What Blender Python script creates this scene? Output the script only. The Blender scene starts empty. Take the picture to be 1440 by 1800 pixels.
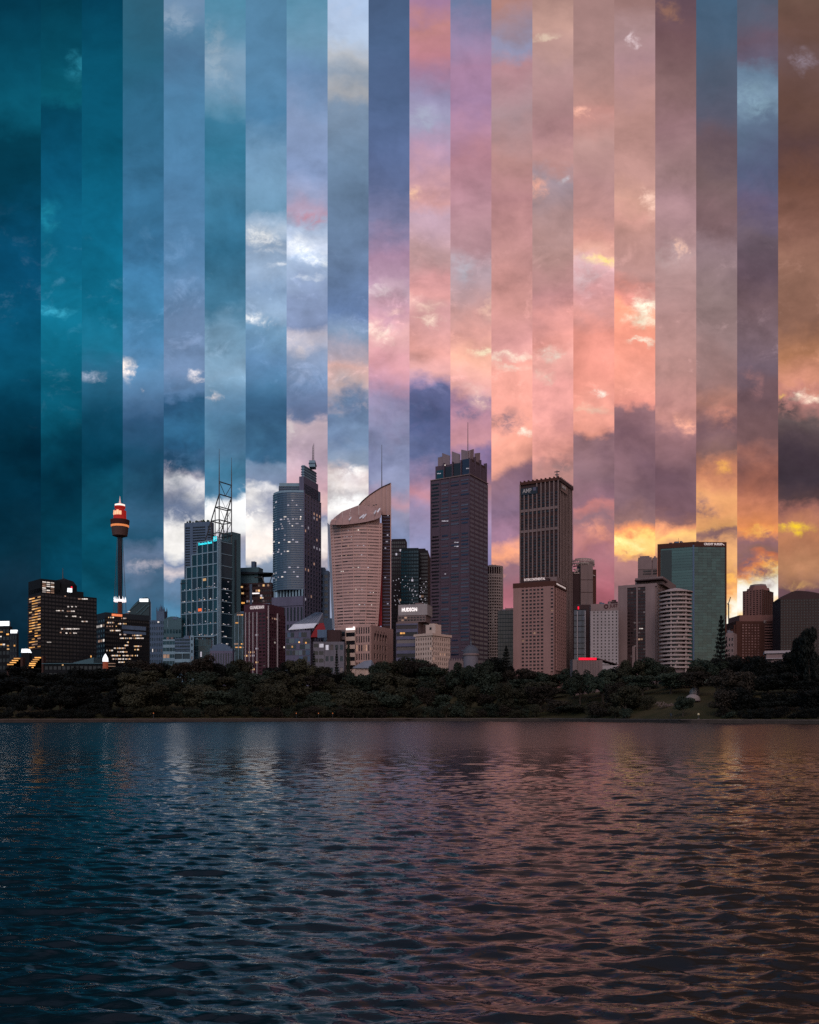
import bpy, math, random
import numpy as np
from mathutils import Vector, Matrix
random.seed(7); rng = np.random.default_rng(7)
sc = bpy.context.scene
COL = sc.collection
FOC, HOR, CAMH = 1500.0, 1257.0, 3.0          # focal length in photo pixels, horizon row, eye height above the water

# ------------------------------------------------------------------ camera
cam_d = bpy.data.cameras.new('camera'); cam = bpy.data.objects.new('camera', cam_d); COL.objects.link(cam)
cam.location = (0, 0, CAMH); cam.rotation_euler = (math.radians(90), 0, 0)
cam_d.sensor_fit = 'VERTICAL'; cam_d.sensor_height = 36; cam_d.sensor_width = 36
cam_d.lens = 36*FOC/1800; cam_d.shift_y = (HOR-900)/1800
cam_d.clip_start = 0.1; cam_d.clip_end = 20000
sc.camera = cam
sc.view_settings.view_transform = 'Standard'; sc.view_settings.look = 'None'
sc.view_settings.exposure = 0.0; sc.view_settings.gamma = 1.0
sc.view_settings.use_curve_mapping = False
try:
    sc.cycles.use_denoising = False
    sc.cycles.max_bounces = 6; sc.cycles.diffuse_bounces = 2; sc.cycles.glossy_bounces = 3
    sc.cycles.transmission_bounces = 2; sc.cycles.caustics_reflective = False; sc.cycles.caustics_refractive = False
except Exception: pass

def s2l(c): return c/12.92 if c <= 0.04045 else ((c+0.055)/1.055)**2.4
def hexl(h): return tuple(s2l(int(h[i:i+2], 16)/255) for i in (0, 2, 4)) + (1.0,)

# ------------------------------------------------------------------ node helpers
class NT:
    def __init__(s, tree): s.t = tree; s.n = tree.nodes; s.l = tree.links
    def put(s, node, i, v):
        if v is None: return
        if isinstance(v, bpy.types.NodeSocket): s.l.new(v, node.inputs[i])
        else: node.inputs[i].default_value = v
    def m(s, op, a, b=None, c=None, clamp=False):
        n = s.n.new('ShaderNodeMath'); n.operation = op; n.use_clamp = clamp
        for i, v in enumerate((a, b, c)): s.put(n, i, v)
        return n.outputs[0]
    def vm(s, op, a, b=None):
        n = s.n.new('ShaderNodeVectorMath'); n.operation = op
        s.put(n, 0, a); s.put(n, 1, b)
        return n.outputs['Value'] if op in ('LENGTH', 'DOT_PRODUCT', 'DISTANCE') else n.outputs[0]
    def xyz(s, x, y, z=0.0):
        n = s.n.new('ShaderNodeCombineXYZ'); s.put(n, 0, x); s.put(n, 1, y); s.put(n, 2, z); return n.outputs[0]
    def sep(s, v):
        n = s.n.new('ShaderNodeSeparateXYZ'); s.put(n, 0, v); return n.outputs
    def noise(s, vec, scale, detail=4.0, rough=0.5, lac=2.0, dist=0.0, out='Fac'):
        n = s.n.new('ShaderNodeTexNoise'); s.put(n, 'Vector', vec); n.inputs['Scale'].default_value = scale
        n.inputs['Detail'].default_value = detail; n.inputs['Roughness'].default_value = rough
        n.inputs['Lacunarity'].default_value = lac; n.inputs['Distortion'].default_value = dist
        return n.outputs[out]
    def smooth(s, v, a, b, c=0.0, d=1.0):
        n = s.n.new('ShaderNodeMapRange'); n.interpolation_type = 'SMOOTHSTEP'
        for i, q in enumerate((v, a, b, c, d)): s.put(n, i, q)
        return n.outputs[0]
    def lin(s, v, a, b, c=0.0, d=1.0):
        n = s.n.new('ShaderNodeMapRange'); n.clamp = True
        for i, q in enumerate((v, a, b, c, d)): s.put(n, i, q)
        return n.outputs[0]
    def mix(s, f, a, b, mode='MIX'):
        n = s.n.new('ShaderNodeMix'); n.data_type = 'RGBA'; n.blend_type = mode; n.clamp_factor = True
        s.put(n, 0, f); s.put(n, 6, a); s.put(n, 7, b); return n.outputs[2]
    def ramp(s, f, stops, interp='LINEAR'):
        n = s.n.new('ShaderNodeValToRGB'); cr = n.color_ramp; cr.interpolation = interp
        while len(cr.elements) < len(stops): cr.elements.new(0.5)
        for e, (p, c) in zip(cr.elements, stops): e.position = p
        for e, (p, c) in zip(cr.elements, stops): e.position = p; e.color = c
        s.put(n, 0, f); return n.outputs[0]

# ------------------------------------------------------------------ world: a dusk sky in twenty upright bands of different hours
SKY = [
 "0 003a50 70 004258 130 004e66 190 00566e 240 003a4e 330 003a50 400 004462 470 004a6c 560 005070 640 00516e 720 003e58 800 00384f 880 003850 960 083a50 1020 143a50 1080 0f3348 1150 0a2a3c",
 "0 003a4e 100 004a60 170 005a70 190 00425a 300 005170 370 006080 430 006080 560 006e8c 650 00607c 720 00607c 770 004a62 850 00425a 950 004860 1020 00506c 1100 0a4a62",
 "0 003f58 100 00506a 250 005672 400 006484 540 006886 600 106e8c 650 2a6c8e 700 1f6888 740 0f5e7c 800 004e68 870 0a5a74 950 005670 1000 004e66 1060 0a5a74",
 "0 2c6078 100 266480 200 2a6484 330 326a8e 440 3a76a0 540 4080aa 610 4a80aa 650 5a88b0 700 5a86ae 740 3a6a90 800 246080 860 285f7e 900 38688a 950 2a6080 985 7088aa 1020 4c7090 1060 3c6e90 1120 4a7a96",
 "0 6c8cac 60 507c9c 100 486f90 200 487ba0 330 4b7ba2 470 5480a8 560 647fa2 640 6a84a8 690 5a7fa6 710 2d5a7c 780 2c6488 810 4c7090 830 b0acb8 848 f4f2f0 872 a0a4b4 905 6a7a98 935 eeeae8 960 f2eeea 980 8090b0 1000 d8ccd0 1015 6a84a4 1060 4a7a9c 1110 4c7c98",
 "0 4c84a0 60 5c8eac 100 7898b2 150 6c90ac 190 5484a0 220 34708e 290 2e708e 340 3c7696 420 2f6a8a 540 3e7290 580 6a90ac 640 7a9ab4 700 6c98b8 740 5c90b0 790 5684a4 830 3c7494 860 4a7a9a 876 f0f0f0 930 f0f0f0 950 b8b4c0 970 9098b0 1000 8a96ae",
 "0 507e9e 120 527fa2 200 4a7ba0 260 6a90b0 330 6c92b0 380 6a92b0 400 94acc6 420 b0c0d4 440 8aa2bf 470 94aac6 500 7e98b8 560 8ba4c0 580 6a90b0 640 5a80a6 700 3f6c8e 790 3c6a8c 805 7890ac 850 7888a4 866 e8e4e4 895 9094a8 930 f0e8e4 965 f0e4dc 985 8896ac 1030 6c8098",
 "0 588ca8 70 6a94b0 140 6688ae 210 7d90b2 300 7e92b8 350 9098b8 380 a894ac 400 98aac6 440 c0cade 470 a0b4d0 520 8a9cc0 570 8090b4 590 bcb8c8 620 b0b4ca 640 8c9cba 680 6c86aa 730 7688aa 745 e0c8cc 800 c8b0bc 850 d0a8b4 890 e8c0be 910 8088a4 940 f4ece8 980 d8c4c4 1000 7080a0",
 "0 aabfde 60 b0c2dc 100 b0b4bc 140 8a98aa 170 a0a2a8 200 7488a0 300 67809c 450 627898 560 6078a0 590 7c90ac 640 b8a6b0 660 d8aea8 690 c8b0b0 720 6e86a6 770 7288a8 810 8a98ae 830 c8b8b8 850 e8dcd8 870 b8b0b4 890 f4f0ec 920 a8a0ac 1000 8890a8",
 "0 485e80 100 4a6286 250 586b94 330 5c6a90 390 7c7ea2 450 b08ca8 500 bc98b0 520 c8a8b8 560 cc9cac 590 dca8a8 640 d89ca4 680 c898ac 720 9c90b0 780 8890b2 840 8c92b2 880 c098a8 900 9c98b4 960 7c88ac 1000 8a88a8",
 "0 9a7c9c 40 b08080 80 b4808a 130 987c98 180 8c8cac 220 9498b4 270 a890a8 340 c49a9a 370 b09aa8 450 b09494 500 c49494 540 d09c98 560 c89c9c 620 dca49a 660 d8a8a4 690 8c80a0 700 606a92 760 5c6a90 790 5c6c94 820 8c84a4 860 c0909c 900 9890b0 960 8890b4 1000 9a90ac",
 "0 687a9c 60 8c80a0 130 9a7c98 200 9a80a0 280 ac828e 350 a8848e 420 a8888e 460 b0a0a8 500 b49a9c 540 b89490 580 cc9a90 620 e4b098 640 e8b4a0 680 dca8a0 700 d8a8a4 720 9c8098 750 b88c9c 790 c09098 810 7c7098 850 b0888c 900 9c88a4 1000 8080a8",
 "0 a07c74 60 8c8494 80 8890ac 110 a8848a 200 9c888c 280 a88480 350 a67e80 450 b48a86 530 c4928a 580 c89490 620 e0a8a0 650 e8a898 720 e6a494 780 eca892 820 e8a890 840 90727e 900 806c84 940 94748a 970 f0a880 990 90707c 1040 a86c78 1080 b4707c",
 "0 9c8078 70 b8988c 130 a88c8a 220 a07e80 280 ac8884 310 9c9098 380 a68c8a 440 a48680 520 b08484 600 dc9c90 620 eab0a4 660 e4a49c 720 e4a49a 790 e0a090 810 b88880 840 b0847c 900 90707c 960 8c6c78 1040 a06c78",
 "0 987c78 100 9c807c 180 a8847c 200 b48880 260 b0908a 330 a88684 400 b48c86 430 c8968a 460 d8aa98 480 d4aeb0 520 c49494 550 c08e88 600 dc9484 680 e49a88 740 e8a490 760 e09c88 775 8c6f74 850 806870 895 8c6c78 910 b87c78 930 8c7078 960 b47c78 980 a07078 1050 a86470",
 "0 907470 60 9c8484 110 a08488 200 ac8880 300 b08c84 340 c09888 370 c89a8e 400 b08a80 480 b08c86 520 d48e80 540 e8a080 600 ec9c84 680 e8a08c 710 dc9484 725 8c6c70 800 846870 880 7c646c 920 90706c 938 e89860 950 f8d070 975 f0b868 990 a87c78 1050 906c74",
 "0 604e58 60 6c5458 150 7c6464 220 8c7074 300 8c7474 360 9c8084 420 a48888 460 a88e8c 560 a48480 620 a88680 680 b88c84 740 b88880 760 88686c 830 7c626a 890 7c6068 908 8c6864 925 e8a070 945 f8cc78 985 b87c70",
 "0 44607a 60 485e76 120 505c70 200 5a5a6c 260 68565f 330 745e60 400 806468 450 8c747a 540 907878 600 987c7c 680 a8807c 720 c08878 760 88666a 800 8c6864 830 d88c68 860 e4a068 900 e8a068 930 e4a468 942 906a6c 960 e0a070 1000 f0b070 1025 b07c6c 1045 f0a058 1065 fcc870 1085 f8f0e0 1105 fcd080 1150 f8b060",
 "0 586074 60 685868 110 645c70 140 647c94 180 7088a0 220 5a6c84 300 585f7c 350 645a74 400 6c5c68 480 685460 540 745c62 600 78626a 660 6c5a66 700 70565c 780 7a5a5c 850 c07860 900 e08c64 945 f09454 962 90666a 980 8c645c 990 c06c48 1004 f08c3c 1014 fcb850 1022 fce8b0 1030 f8f2e6 1064 f4f0e8 1082 f8c878 1095 d07848 1120 e89050",
 "0 6c5248 60 684c44 110 6c5454 150 6c504a 200 644840 270 584040 330 704c40 400 845c50 480 906858 560 8c6454 620 b07858 680 d08c74 700 c08078 730 645454 760 544448 850 4c4048 890 604848 905 a0685c 920 b8785c 940 bc7c58 955 b47858 1000 bc8460 1030 a87864 1045 74545c 1100 6c505c",
]
BLOBS = [  # band, centre x, centre y, radius x, radius y, colour, hardness
 (1, 95, 548, 24, 9, '2a9ab8'), (1, 135, 120, 14, 22, '1a7890'), (1, 85, 385, 16, 26, '0c7c98'), (2, 165, 660, 20, 8, 'a0b0c8'), (3, 224, 658, 10, 16, 'fff0e8'),
 (3, 262, 996, 34, 8, 'a8a8b8'), (4, 305, 32, 26, 26, '88a2bc'), (4, 310, 800, 34, 40, '2a5878'), (4, 350, 668, 9, 6, 'dcd8e0'),
 (4, 342, 862, 22, 18, 'fffcf8'), (4, 310, 890, 34, 26, '6a7894'), (5, 372, 696, 11, 6, 'e8e4e8'), (5, 378, 95, 22, 44, '90aabf'), (5, 395, 905, 60, 22, 'fdfdfc'), (4, 335, 950, 50, 20, 'fdfaf6'),
 (6, 455, 412, 18, 11, 'f0f4f8'), (6, 478, 436, 26, 5, 'd0d8e4'), (6, 490, 466, 16, 5, 'd8e0ec'), (6, 450, 562, 18, 9, 'f0f2f4'), (6, 462, 885, 26, 22, '8088a0'), (6, 440, 905, 22, 30, 'f8f4f0'), (6, 465, 952, 28, 12, 'fcf0e8'),
 (7, 530, 432, 20, 12, 'f4f8fc'), (7, 552, 455, 18, 9, 'e8f0fa'), (7, 545, 484, 24, 4, 'c4d0e4'), (7, 525, 604, 20, 16, 'd8d0d8'), (7, 550, 385, 24, 12, 'bc90a4'), (7, 510, 748, 9, 22, 'f4e4e0'), (7, 572, 950, 12, 24, 'fff4ee'),
 (8, 622, 838, 18, 11, 'fcf6f2'), (8, 612, 888, 26, 14, 'ffffff'), (8, 600, 860, 22, 8, 'f4ecea'), (8, 625, 715, 30, 24, '687f9f'), (8, 600, 30, 24, 30, 'b4c6e2'),
 (9, 672, 588, 18, 13, 'f8d8cc'), (9, 665, 520, 22, 6, 'e0c8d0'), (9, 690, 548, 20, 7, 'e4b8b8'), (9, 695, 740, 28, 26, '8a88aa'),
 (10, 730, 342, 10, 9, 'f8c4a8'), (10, 752, 540, 28, 9, 'f0c4b8'), (10, 760, 560, 18, 5, 'f8d4c4'), (10, 740, 738, 46, 38, '5a6890'), (10, 740, 210, 20, 14, 'a4a8c0'),
 (11, 850, 622, 18, 7, 'fff2cc'), (11, 858, 540, 8, 16, 'e8b8a8'), (11, 820, 735, 24, 16, '8c7894'), (11, 845, 700, 16, 14, 'f0c8bc'), (11, 815, 470, 16, 18, 'bcb4c0'),
 (12, 906, 632, 24, 5, 'fce0cc'), (12, 875, 640, 10, 7, 'f8d8c4'), (12, 888, 742, 24, 15, '987880'), (12, 920, 763, 8, 5, 'fff0dc'), (12, 905, 655, 22, 6, 'f4c8b8'),
 (13, 965, 620, 18, 8, 'f8dccc'), (13, 955, 660, 14, 8, 'f0c8b8'), (13, 944, 328, 12, 16, 'f4b09c'), (13, 985, 312, 12, 6, 'c4bcc4'), (13, 985, 815, 24, 20, 'a07a78'), (13, 955, 75, 20, 6, 'dcc0ac'),
 (14, 1056, 458, 20, 7, 'ffe08c'), (14, 1028, 482, 22, 24, 'e0c0c4'), (14, 1018, 198, 12, 8, 'f4b4a0'), (14, 1060, 688, 8, 5, 'fff2e0'), (14, 1040, 720, 24, 6, 'f0bca4'), (14, 1052, 925, 16, 14, 'e89880'),
 (15, 1140, 542, 20, 16, 'fffae0'), (15, 1132, 564, 26, 10, 'fce8cc'), (15, 1143, 365, 10, 22, 'fccfbc'), (15, 1112, 75, 7, 9, 'd8c0c4'), (15, 1108, 957, 36, 14, 'fff09c'), (15, 1120, 980, 14, 5, 'c08868'), (15, 1130, 602, 18, 4, 'ffe8d0'),
 (16, 1180, 452, 24, 20, 'bca0a0'), (16, 1190, 440, 5, 16, 'e0b4a4'), (16, 1210, 744, 12, 8, 'f0a890'), (16, 1180, 20, 18, 14, '90685c'),
 (17, 1272, 832, 16, 10, 'fcb458'), (17, 1275, 732, 22, 18, 'd8907c'), (17, 1240, 895, 16, 14, '98706c'), (17, 1288, 1085, 20, 34, 'fff6e4'), (17, 1288, 1015, 16, 22, 'fcb858'), (18, 1330, 1050, 40, 30, 'fdf8ee'), (17, 1262, 940, 30, 9, '8c6868'),
 (18, 1320, 172, 34, 26, '7c98ac'), (18, 1338, 930, 28, 6, 'ffb858'), (18, 1330, 992, 40, 20, '84626a'), (18, 1325, 680, 12, 14, '90686a'),
 (19, 1402, 929, 24, 8, 'f4c81c'), (19, 1422, 698, 22, 7, 'f0d8c0'), (19, 1412, 110, 12, 14, '90808c'), (19, 1405, 1030, 24, 4, 'd8a468'), (19, 1385, 720, 20, 26, '5c4c4e'), (19, 1400, 815, 50, 50, '4c3e46'), (19, 1372, 694, 5, 6, 'f0c060'),
]
world = bpy.data.worlds.new("World"); sc.world = world; world.use_nodes = True
wt = world.node_tree; wt.nodes.clear(); N = NT(wt)
SUN_EL, SUN_AZ = math.radians(32), math.radians(188)        # soft eastern daylight from behind the viewer
tc = wt.nodes.new('ShaderNodeTexCoord')
dx, dy, dz = N.sep(N.vm('NORMALIZE', tc.outputs['Generated']))
hr = N.m('MAXIMUM', N.m('SQRT', N.m('ADD', N.m('MULTIPLY', dx, dx), N.m('MULTIPLY', dy, dy))), 1e-4)
az = N.m('ARCTAN2', dx, dy)
ele = N.m('DIVIDE', dz, hr)
cosaz = N.m('MAXIMUM', N.m('DIVIDE', dy, hr), 0.35)
py = N.m('MULTIPLY_ADD', N.m('DIVIDE', ele, cosaz), -FOC, HOR)
azc = N.m('MINIMUM', N.m('MAXIMUM', az, -1.2), 1.2)
ux = N.m('MULTIPLY_ADD', N.m('TANGENT', azc), FOC, 720.0)
band = N.m('FLOOR', N.m('DIVIDE', ux, 72.0))
bandc = N.m('MINIMUM', N.m('MAXIMUM', band, 0.0), 19.0)
pos = N.xyz(N.m('DIVIDE', ux, 1000.0), N.m('DIVIDE', py, 800.0), N.m('MULTIPLY', bandc, 0.28))
n1 = N.noise(pos, 7.0, 5.0, 0.55)
n2 = N.noise(N.vm('ADD', pos, (3.1, 7.7, 1.3)), 26.0, 6.0, 0.62, dist=0.3)
n3 = N.noise(N.vm('ADD', pos, (9.1, 2.7, 5.3)), 5.0, 7.0, 0.6)
n4 = N.noise(N.vm('ADD', pos, (1.7, 5.2, 8.8)), 9.0, 6.0, 0.6)
w1 = N.m('SUBTRACT', n1, 0.5); w2 = N.m('SUBTRACT', n2, 0.5); w3 = N.m('SUBTRACT', n3, 0.5); w4 = N.m('SUBTRACT', n4, 0.5)
pyw = N.m('ADD', N.m('ADD', py, N.m('MULTIPLY', w1, 130.0)), N.m('MULTIPLY', w2, 40.0))
fac = N.m('DIVIDE', pyw, 1300.0)
bpos = N.xyz(N.m('ADD', ux, N.m('MULTIPLY_ADD', w2, 75.0, N.m('MULTIPLY', w4, 60.0))), N.m('ADD', py, N.m('MULTIPLY_ADD', w2, 48.0, N.m('MULTIPLY', w3, 60.0))), 0.0)
n5 = N.noise(N.vm('ADD', pos, (4.4, 1.1, 2.2)), 48.0, 6.0, 0.65, dist=0.5)
ragged = N.m('MULTIPLY_ADD', N.smooth(n5, 0.36, 0.62), 0.75, 0.28)
col = None
for k, row in enumerate(SKY):
    v = row.split(); stops = [(float(v[i])/1300, hexl(v[i+1])) for i in range(0, len(v), 2)]
    tint = (1.16, 1.04, 1.06) if 10 <= k <= 16 else (1.06, 1.07, 1.07) if 4 <= k <= 8 else (1.0, 1.0, 1.0)
    stops = [(p_, tuple(x*y for x, y in zip(c_, tint))+(1,)) for p_, c_ in stops]
    if k < 4: stops = [(p_, tuple(x*(1-(.34, .3, .26, .18)[k]*min(1, max(0, (p_*1300-640)/140))) for x in c_[:3])+(1,)) for p_, c_ in stops]
    c = N.ramp(fac, stops)
    for (bk, cx, cy, rx, ry, hx) in BLOBS:
        if bk != k: continue
        q = N.vm('LENGTH', N.vm('MULTIPLY', N.vm('SUBTRACT', bpos, (cx, cy, 0)), (1/rx, 1/ry, 0)))
        c = N.mix(N.m('MULTIPLY', N.smooth(q, 0.1, 1.95, 1.0, 0.0), ragged, None, True), c, hexl(hx))
    if col is None: col = c
    else: col = N.mix(N.m('COMPARE', bandc, float(k), 0.5), col, c)
# billows: cloud relief lit from above, and pale torn wisps across the middle of the sky
bp = N.xyz(N.m('DIVIDE', ux, 1000.0), N.m('DIVIDE', py, 760.0), N.m('MULTIPLY', bandc, 0.22))
ra = N.noise(bp, 8.0, 8.0, 0.6, dist=0.25); rb = N.noise(N.vm('ADD', bp, (0.012, -0.035, 0.0)), 8.0, 8.0, 0.6, dist=0.25)
relief = N.m('SUBTRACT', ra, rb)
dark = N.smooth(ra, 0.44, 0.66)
calm = N.smooth(py, 60.0, 520.0, 0.5, 1.0)
gain = N.m('ADD', N.m('MULTIPLY', N.m('ADD', N.m('MULTIPLY_ADD', w2, 0.22, N.m('MULTIPLY', relief, 1.4)), N.m('MULTIPLY_ADD', dark, -0.26, 0.11)), calm), 1.0)
col = N.vm('MULTIPLY', col, N.xyz(gain, gain, gain))
n6 = N.noise(N.vm('ADD', bp, (2.2, 6.1, 3.3)), 15.0, 8.0, 0.66, dist=0.4)
zone_ = N.m('MULTIPLY', N.smooth(py, 330.0, 520.0), N.smooth(py, 660.0, 780.0, 1.0, 0.0))
wisp = N.m('MULTIPLY', N.smooth(n6, 0.55, 0.72), N.m('MULTIPLY', zone_, 0.62))
lift = N.vm('ADD', N.vm('MULTIPLY', col, (1.45, 1.4, 1.4)), (0.05, 0.045, 0.045))
col = N.mix(wisp, col, lift)
nb = N.noise(N.vm('ADD', N.vm('MULTIPLY', bp, (1, 1, .5)), (8.2, 3.1, 5.3)), 4.0, 6.0, 0.55)
bank = N.m('MULTIPLY', N.m('MULTIPLY', N.smooth(py, 650.0, 730.0), N.smooth(py, 830.0, 930.0, 1.0, 0.0)), N.smooth(nb, 0.42, 0.56))
bk = N.m('MULTIPLY_ADD', bank, -0.30, 1.0)
col = N.vm('MULTIPLY', col, N.xyz(bk, bk, N.m('MULTIPLY_ADD', bank, -0.24, 1.0)))
lum = N.vm('DOT_PRODUCT', col, (0.25, 0.6, 0.15))
col = N.mix(0.04, col, N.xyz(lum, lum, lum))
# beyond the picture the same evening sky goes on: cool on one side, rosy on the other
side = N.m('MULTIPLY_ADD', dx, 0.5, 0.5)
outer = N.ramp(side, [(0.0, hexl('1c5f7c')), (0.3, hexl('6a88ac')), (0.5, hexl('a898b0')), (0.72, hexl('b8948c')), (1.0, hexl('8c6458'))])
og = N.m('ADD', N.m('MULTIPLY', w3, 0.9), 1.05)
outer = N.vm('MULTIPLY', outer, N.xyz(og, og, og))
sky = wt.nodes.new('ShaderNodeTexSky'); sky.sky_type = 'NISHITA'; sky.sun_disc = False
sky.sun_elevation = SUN_EL; sky.sun_rotation = SUN_AZ
zen = N.smooth(dz, 0.3, 0.95, 1.0, 0.42)
outer = N.vm('MULTIPLY', outer, N.xyz(zen, zen, zen))
outer = N.vm('ADD', outer, N.vm('MULTIPLY', sky.outputs[0], (0.05, 0.05, 0.05)))
wout = N.m('MAXIMUM', N.smooth(N.m('ABSOLUTE', az), 0.62, 1.35), N.smooth(ele, 1.05, 2.2))
col = N.mix(wout, col, outer)
bg = wt.nodes.new('ShaderNodeBackground'); wt.links.new(col, bg.inputs[0]); bg.inputs[1].default_value = 1.0
wo = wt.nodes.new('ShaderNodeOutputWorld'); wt.links.new(bg.outputs[0], wo.inputs[0])
world.cycles.sampling_method = 'MANUAL'; world.cycles.sample_map_resolution = 1024

# ------------------------------------------------------------------ sun: broad, veiled, a little rosy
sun_d = bpy.data.lights.new('sun', 'SUN'); sun_d.energy = 0.92; sun_d.angle = math.radians(30); sun_d.color = (1.0, 0.77, 0.70)
sun = bpy.data.objects.new('sun', sun_d); COL.objects.link(sun)
sdir = Vector((math.sin(SUN_AZ)*math.cos(SUN_EL), math.cos(SUN_AZ)*math.cos(SUN_EL), math.sin(SUN_EL)))
sun.rotation_euler = sdir.to_track_quat('Z', 'Y').to_euler(); sun.location = sdir*500
# ------------------------------------------------------------------ materials
MATS = {}
def mat(name, hx=None, rgb=None, rough=0.8, spec=0.3, var=0.25, vscale=0.15, metal=0.0, emit=None, estr=1.0, objvar=0.0, streak=0.0, bump=0.0, ior=None, ovar=0.0):
    if name in MATS: return MATS[name]
    m = bpy.data.materials.new(name); m.use_nodes = True
    t = NT(m.node_tree); p = m.node_tree.nodes['Principled BSDF']
    c = rgb + (1.0,) if rgb else hexl(hx)
    p.inputs['Roughness'].default_value = rough; p.inputs['Metallic'].default_value = metal
    p.inputs['Specular IOR Level'].default_value = spec
    if ior: p.inputs['IOR'].default_value = ior
    geo = m.node_tree.nodes.new('ShaderNodeNewGeometry')
    f = t.noise(geo.outputs['Position'], vscale, 5.0, 0.6)
    g = t.m('MULTIPLY_ADD', t.m('SUBTRACT', f, 0.5), var*2.4, 1.0)
    if streak:
        sv = t.vm('MULTIPLY', geo.outputs['Position'], (0.55, 0.55, 0.02))
        g = t.m('MULTIPLY', g, t.m('MULTIPLY_ADD', t.m('SUBTRACT', t.noise(sv, 1.0, 3.0), 0.5), streak*2, 1.0))
    if objvar:
        oi = m.node_tree.nodes.new('ShaderNodeObjectInfo')
        g = t.m('MULTIPLY', g, t.m('MULTIPLY_ADD', t.m('SUBTRACT', oi.outputs['Random'], 0.4), objvar*2, 1.0))
    t.put(p, 'Base Color', t.vm('MULTIPLY', t.xyz(g, g, g), c[:3]))
    if bump:
        b = m.node_tree.nodes.new('ShaderNodeBump'); b.inputs['Strength'].default_value = bump; b.inputs['Distance'].default_value = 0.3
        t.put(b, 'Height', t.noise(geo.outputs['Position'], vscale*6, 3.0)); t.put(p, 'Normal', b.outputs[0])
    if emit:
        e = hexl(emit)
        fe = t.m('MULTIPLY_ADD', t.noise(geo.outputs['Position'], 0.9, 2.0), 1.2, 0.4)
        oe = m.node_tree.nodes.new('ShaderNodeObjectInfo'); fe = t.m('MULTIPLY', fe, t.m('MULTIPLY_ADD', oe.outputs['Random'], ovar, 1.12-ovar*.5))
        t.put(p, 'Emission Color', t.vm('MULTIPLY', t.xyz(fe, fe, fe), e[:3])); p.inputs['Emission Strength'].default_value = estr
    MATS[name] = m; return m
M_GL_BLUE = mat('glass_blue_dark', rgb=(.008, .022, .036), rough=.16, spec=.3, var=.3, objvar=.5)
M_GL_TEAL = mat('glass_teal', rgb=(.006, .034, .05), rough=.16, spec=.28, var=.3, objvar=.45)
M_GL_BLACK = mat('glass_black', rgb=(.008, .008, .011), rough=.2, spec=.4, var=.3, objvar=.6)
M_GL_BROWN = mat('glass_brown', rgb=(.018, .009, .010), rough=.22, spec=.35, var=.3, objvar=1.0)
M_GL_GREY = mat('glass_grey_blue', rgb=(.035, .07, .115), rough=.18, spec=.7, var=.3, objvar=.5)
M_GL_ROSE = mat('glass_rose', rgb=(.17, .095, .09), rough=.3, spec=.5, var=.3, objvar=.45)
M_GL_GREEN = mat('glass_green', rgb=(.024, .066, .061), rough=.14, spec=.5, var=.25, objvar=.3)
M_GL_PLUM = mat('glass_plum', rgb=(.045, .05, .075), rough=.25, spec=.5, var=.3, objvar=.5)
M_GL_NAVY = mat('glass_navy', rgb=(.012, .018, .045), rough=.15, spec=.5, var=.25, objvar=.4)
M_LIT = [mat('window_light_warm', rgb=(.3, .2, .1), emit='ffc98a', estr=.6, ovar=1.3), mat('window_light_white', rgb=(.3, .3, .3), emit='f6e8dc', estr=.6, ovar=1.3),
         mat('window_light_amber', rgb=(.3, .2, .1), emit='ffb35a', estr=.7, ovar=1.3), mat('window_light_dim', rgb=(.2, .15, .1), emit='d8a890', estr=.32, ovar=1.3)]
M_STUFFLIT = mat('window_light_soft', rgb=(.2, .2, .2), emit='c9c4d4', estr=.4, ovar=1.2)
M_BLIND = mat('window_blind', rgb=(.11, .095, .095), rough=.6, var=.3, objvar=.6)
LITS = [M_STUFFLIT, M_LIT[1], M_LIT[3], M_LIT[3]]
M_SIGNW = mat('sign_white', rgb=(.6, .6, .6), emit='fff4f2', estr=.9, var=.05)
M_SIGNDIM = mat('sign_pale', rgb=(.5, .5, .5), emit='d8c8c8', estr=.45, var=.05)
M_CYAN = mat('sign_cyan', rgb=(.05, .3, .35), emit='2fe0f0', estr=1.0, var=.05)
M_RED = mat('sign_red', rgb=(.3, .01, .02), emit='ff1538', estr=.9, var=.05)
M_FLOOD = mat('floodlight_white', rgb=(.6, .6, .6), emit='f4fbff', estr=1.1, var=.05)
M_STEEL = mat('dark_steel', rgb=(.02, .028, .036), rough=.5, spec=.4)
def stone(name, r, g, b, **k):
    return mat(name, rgb=(r, g, b), rough=.85, spec=.2, var=k.get('var', .18), vscale=k.get('vs', .08), streak=k.get('streak', .18), objvar=k.get('objvar', 0))

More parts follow.
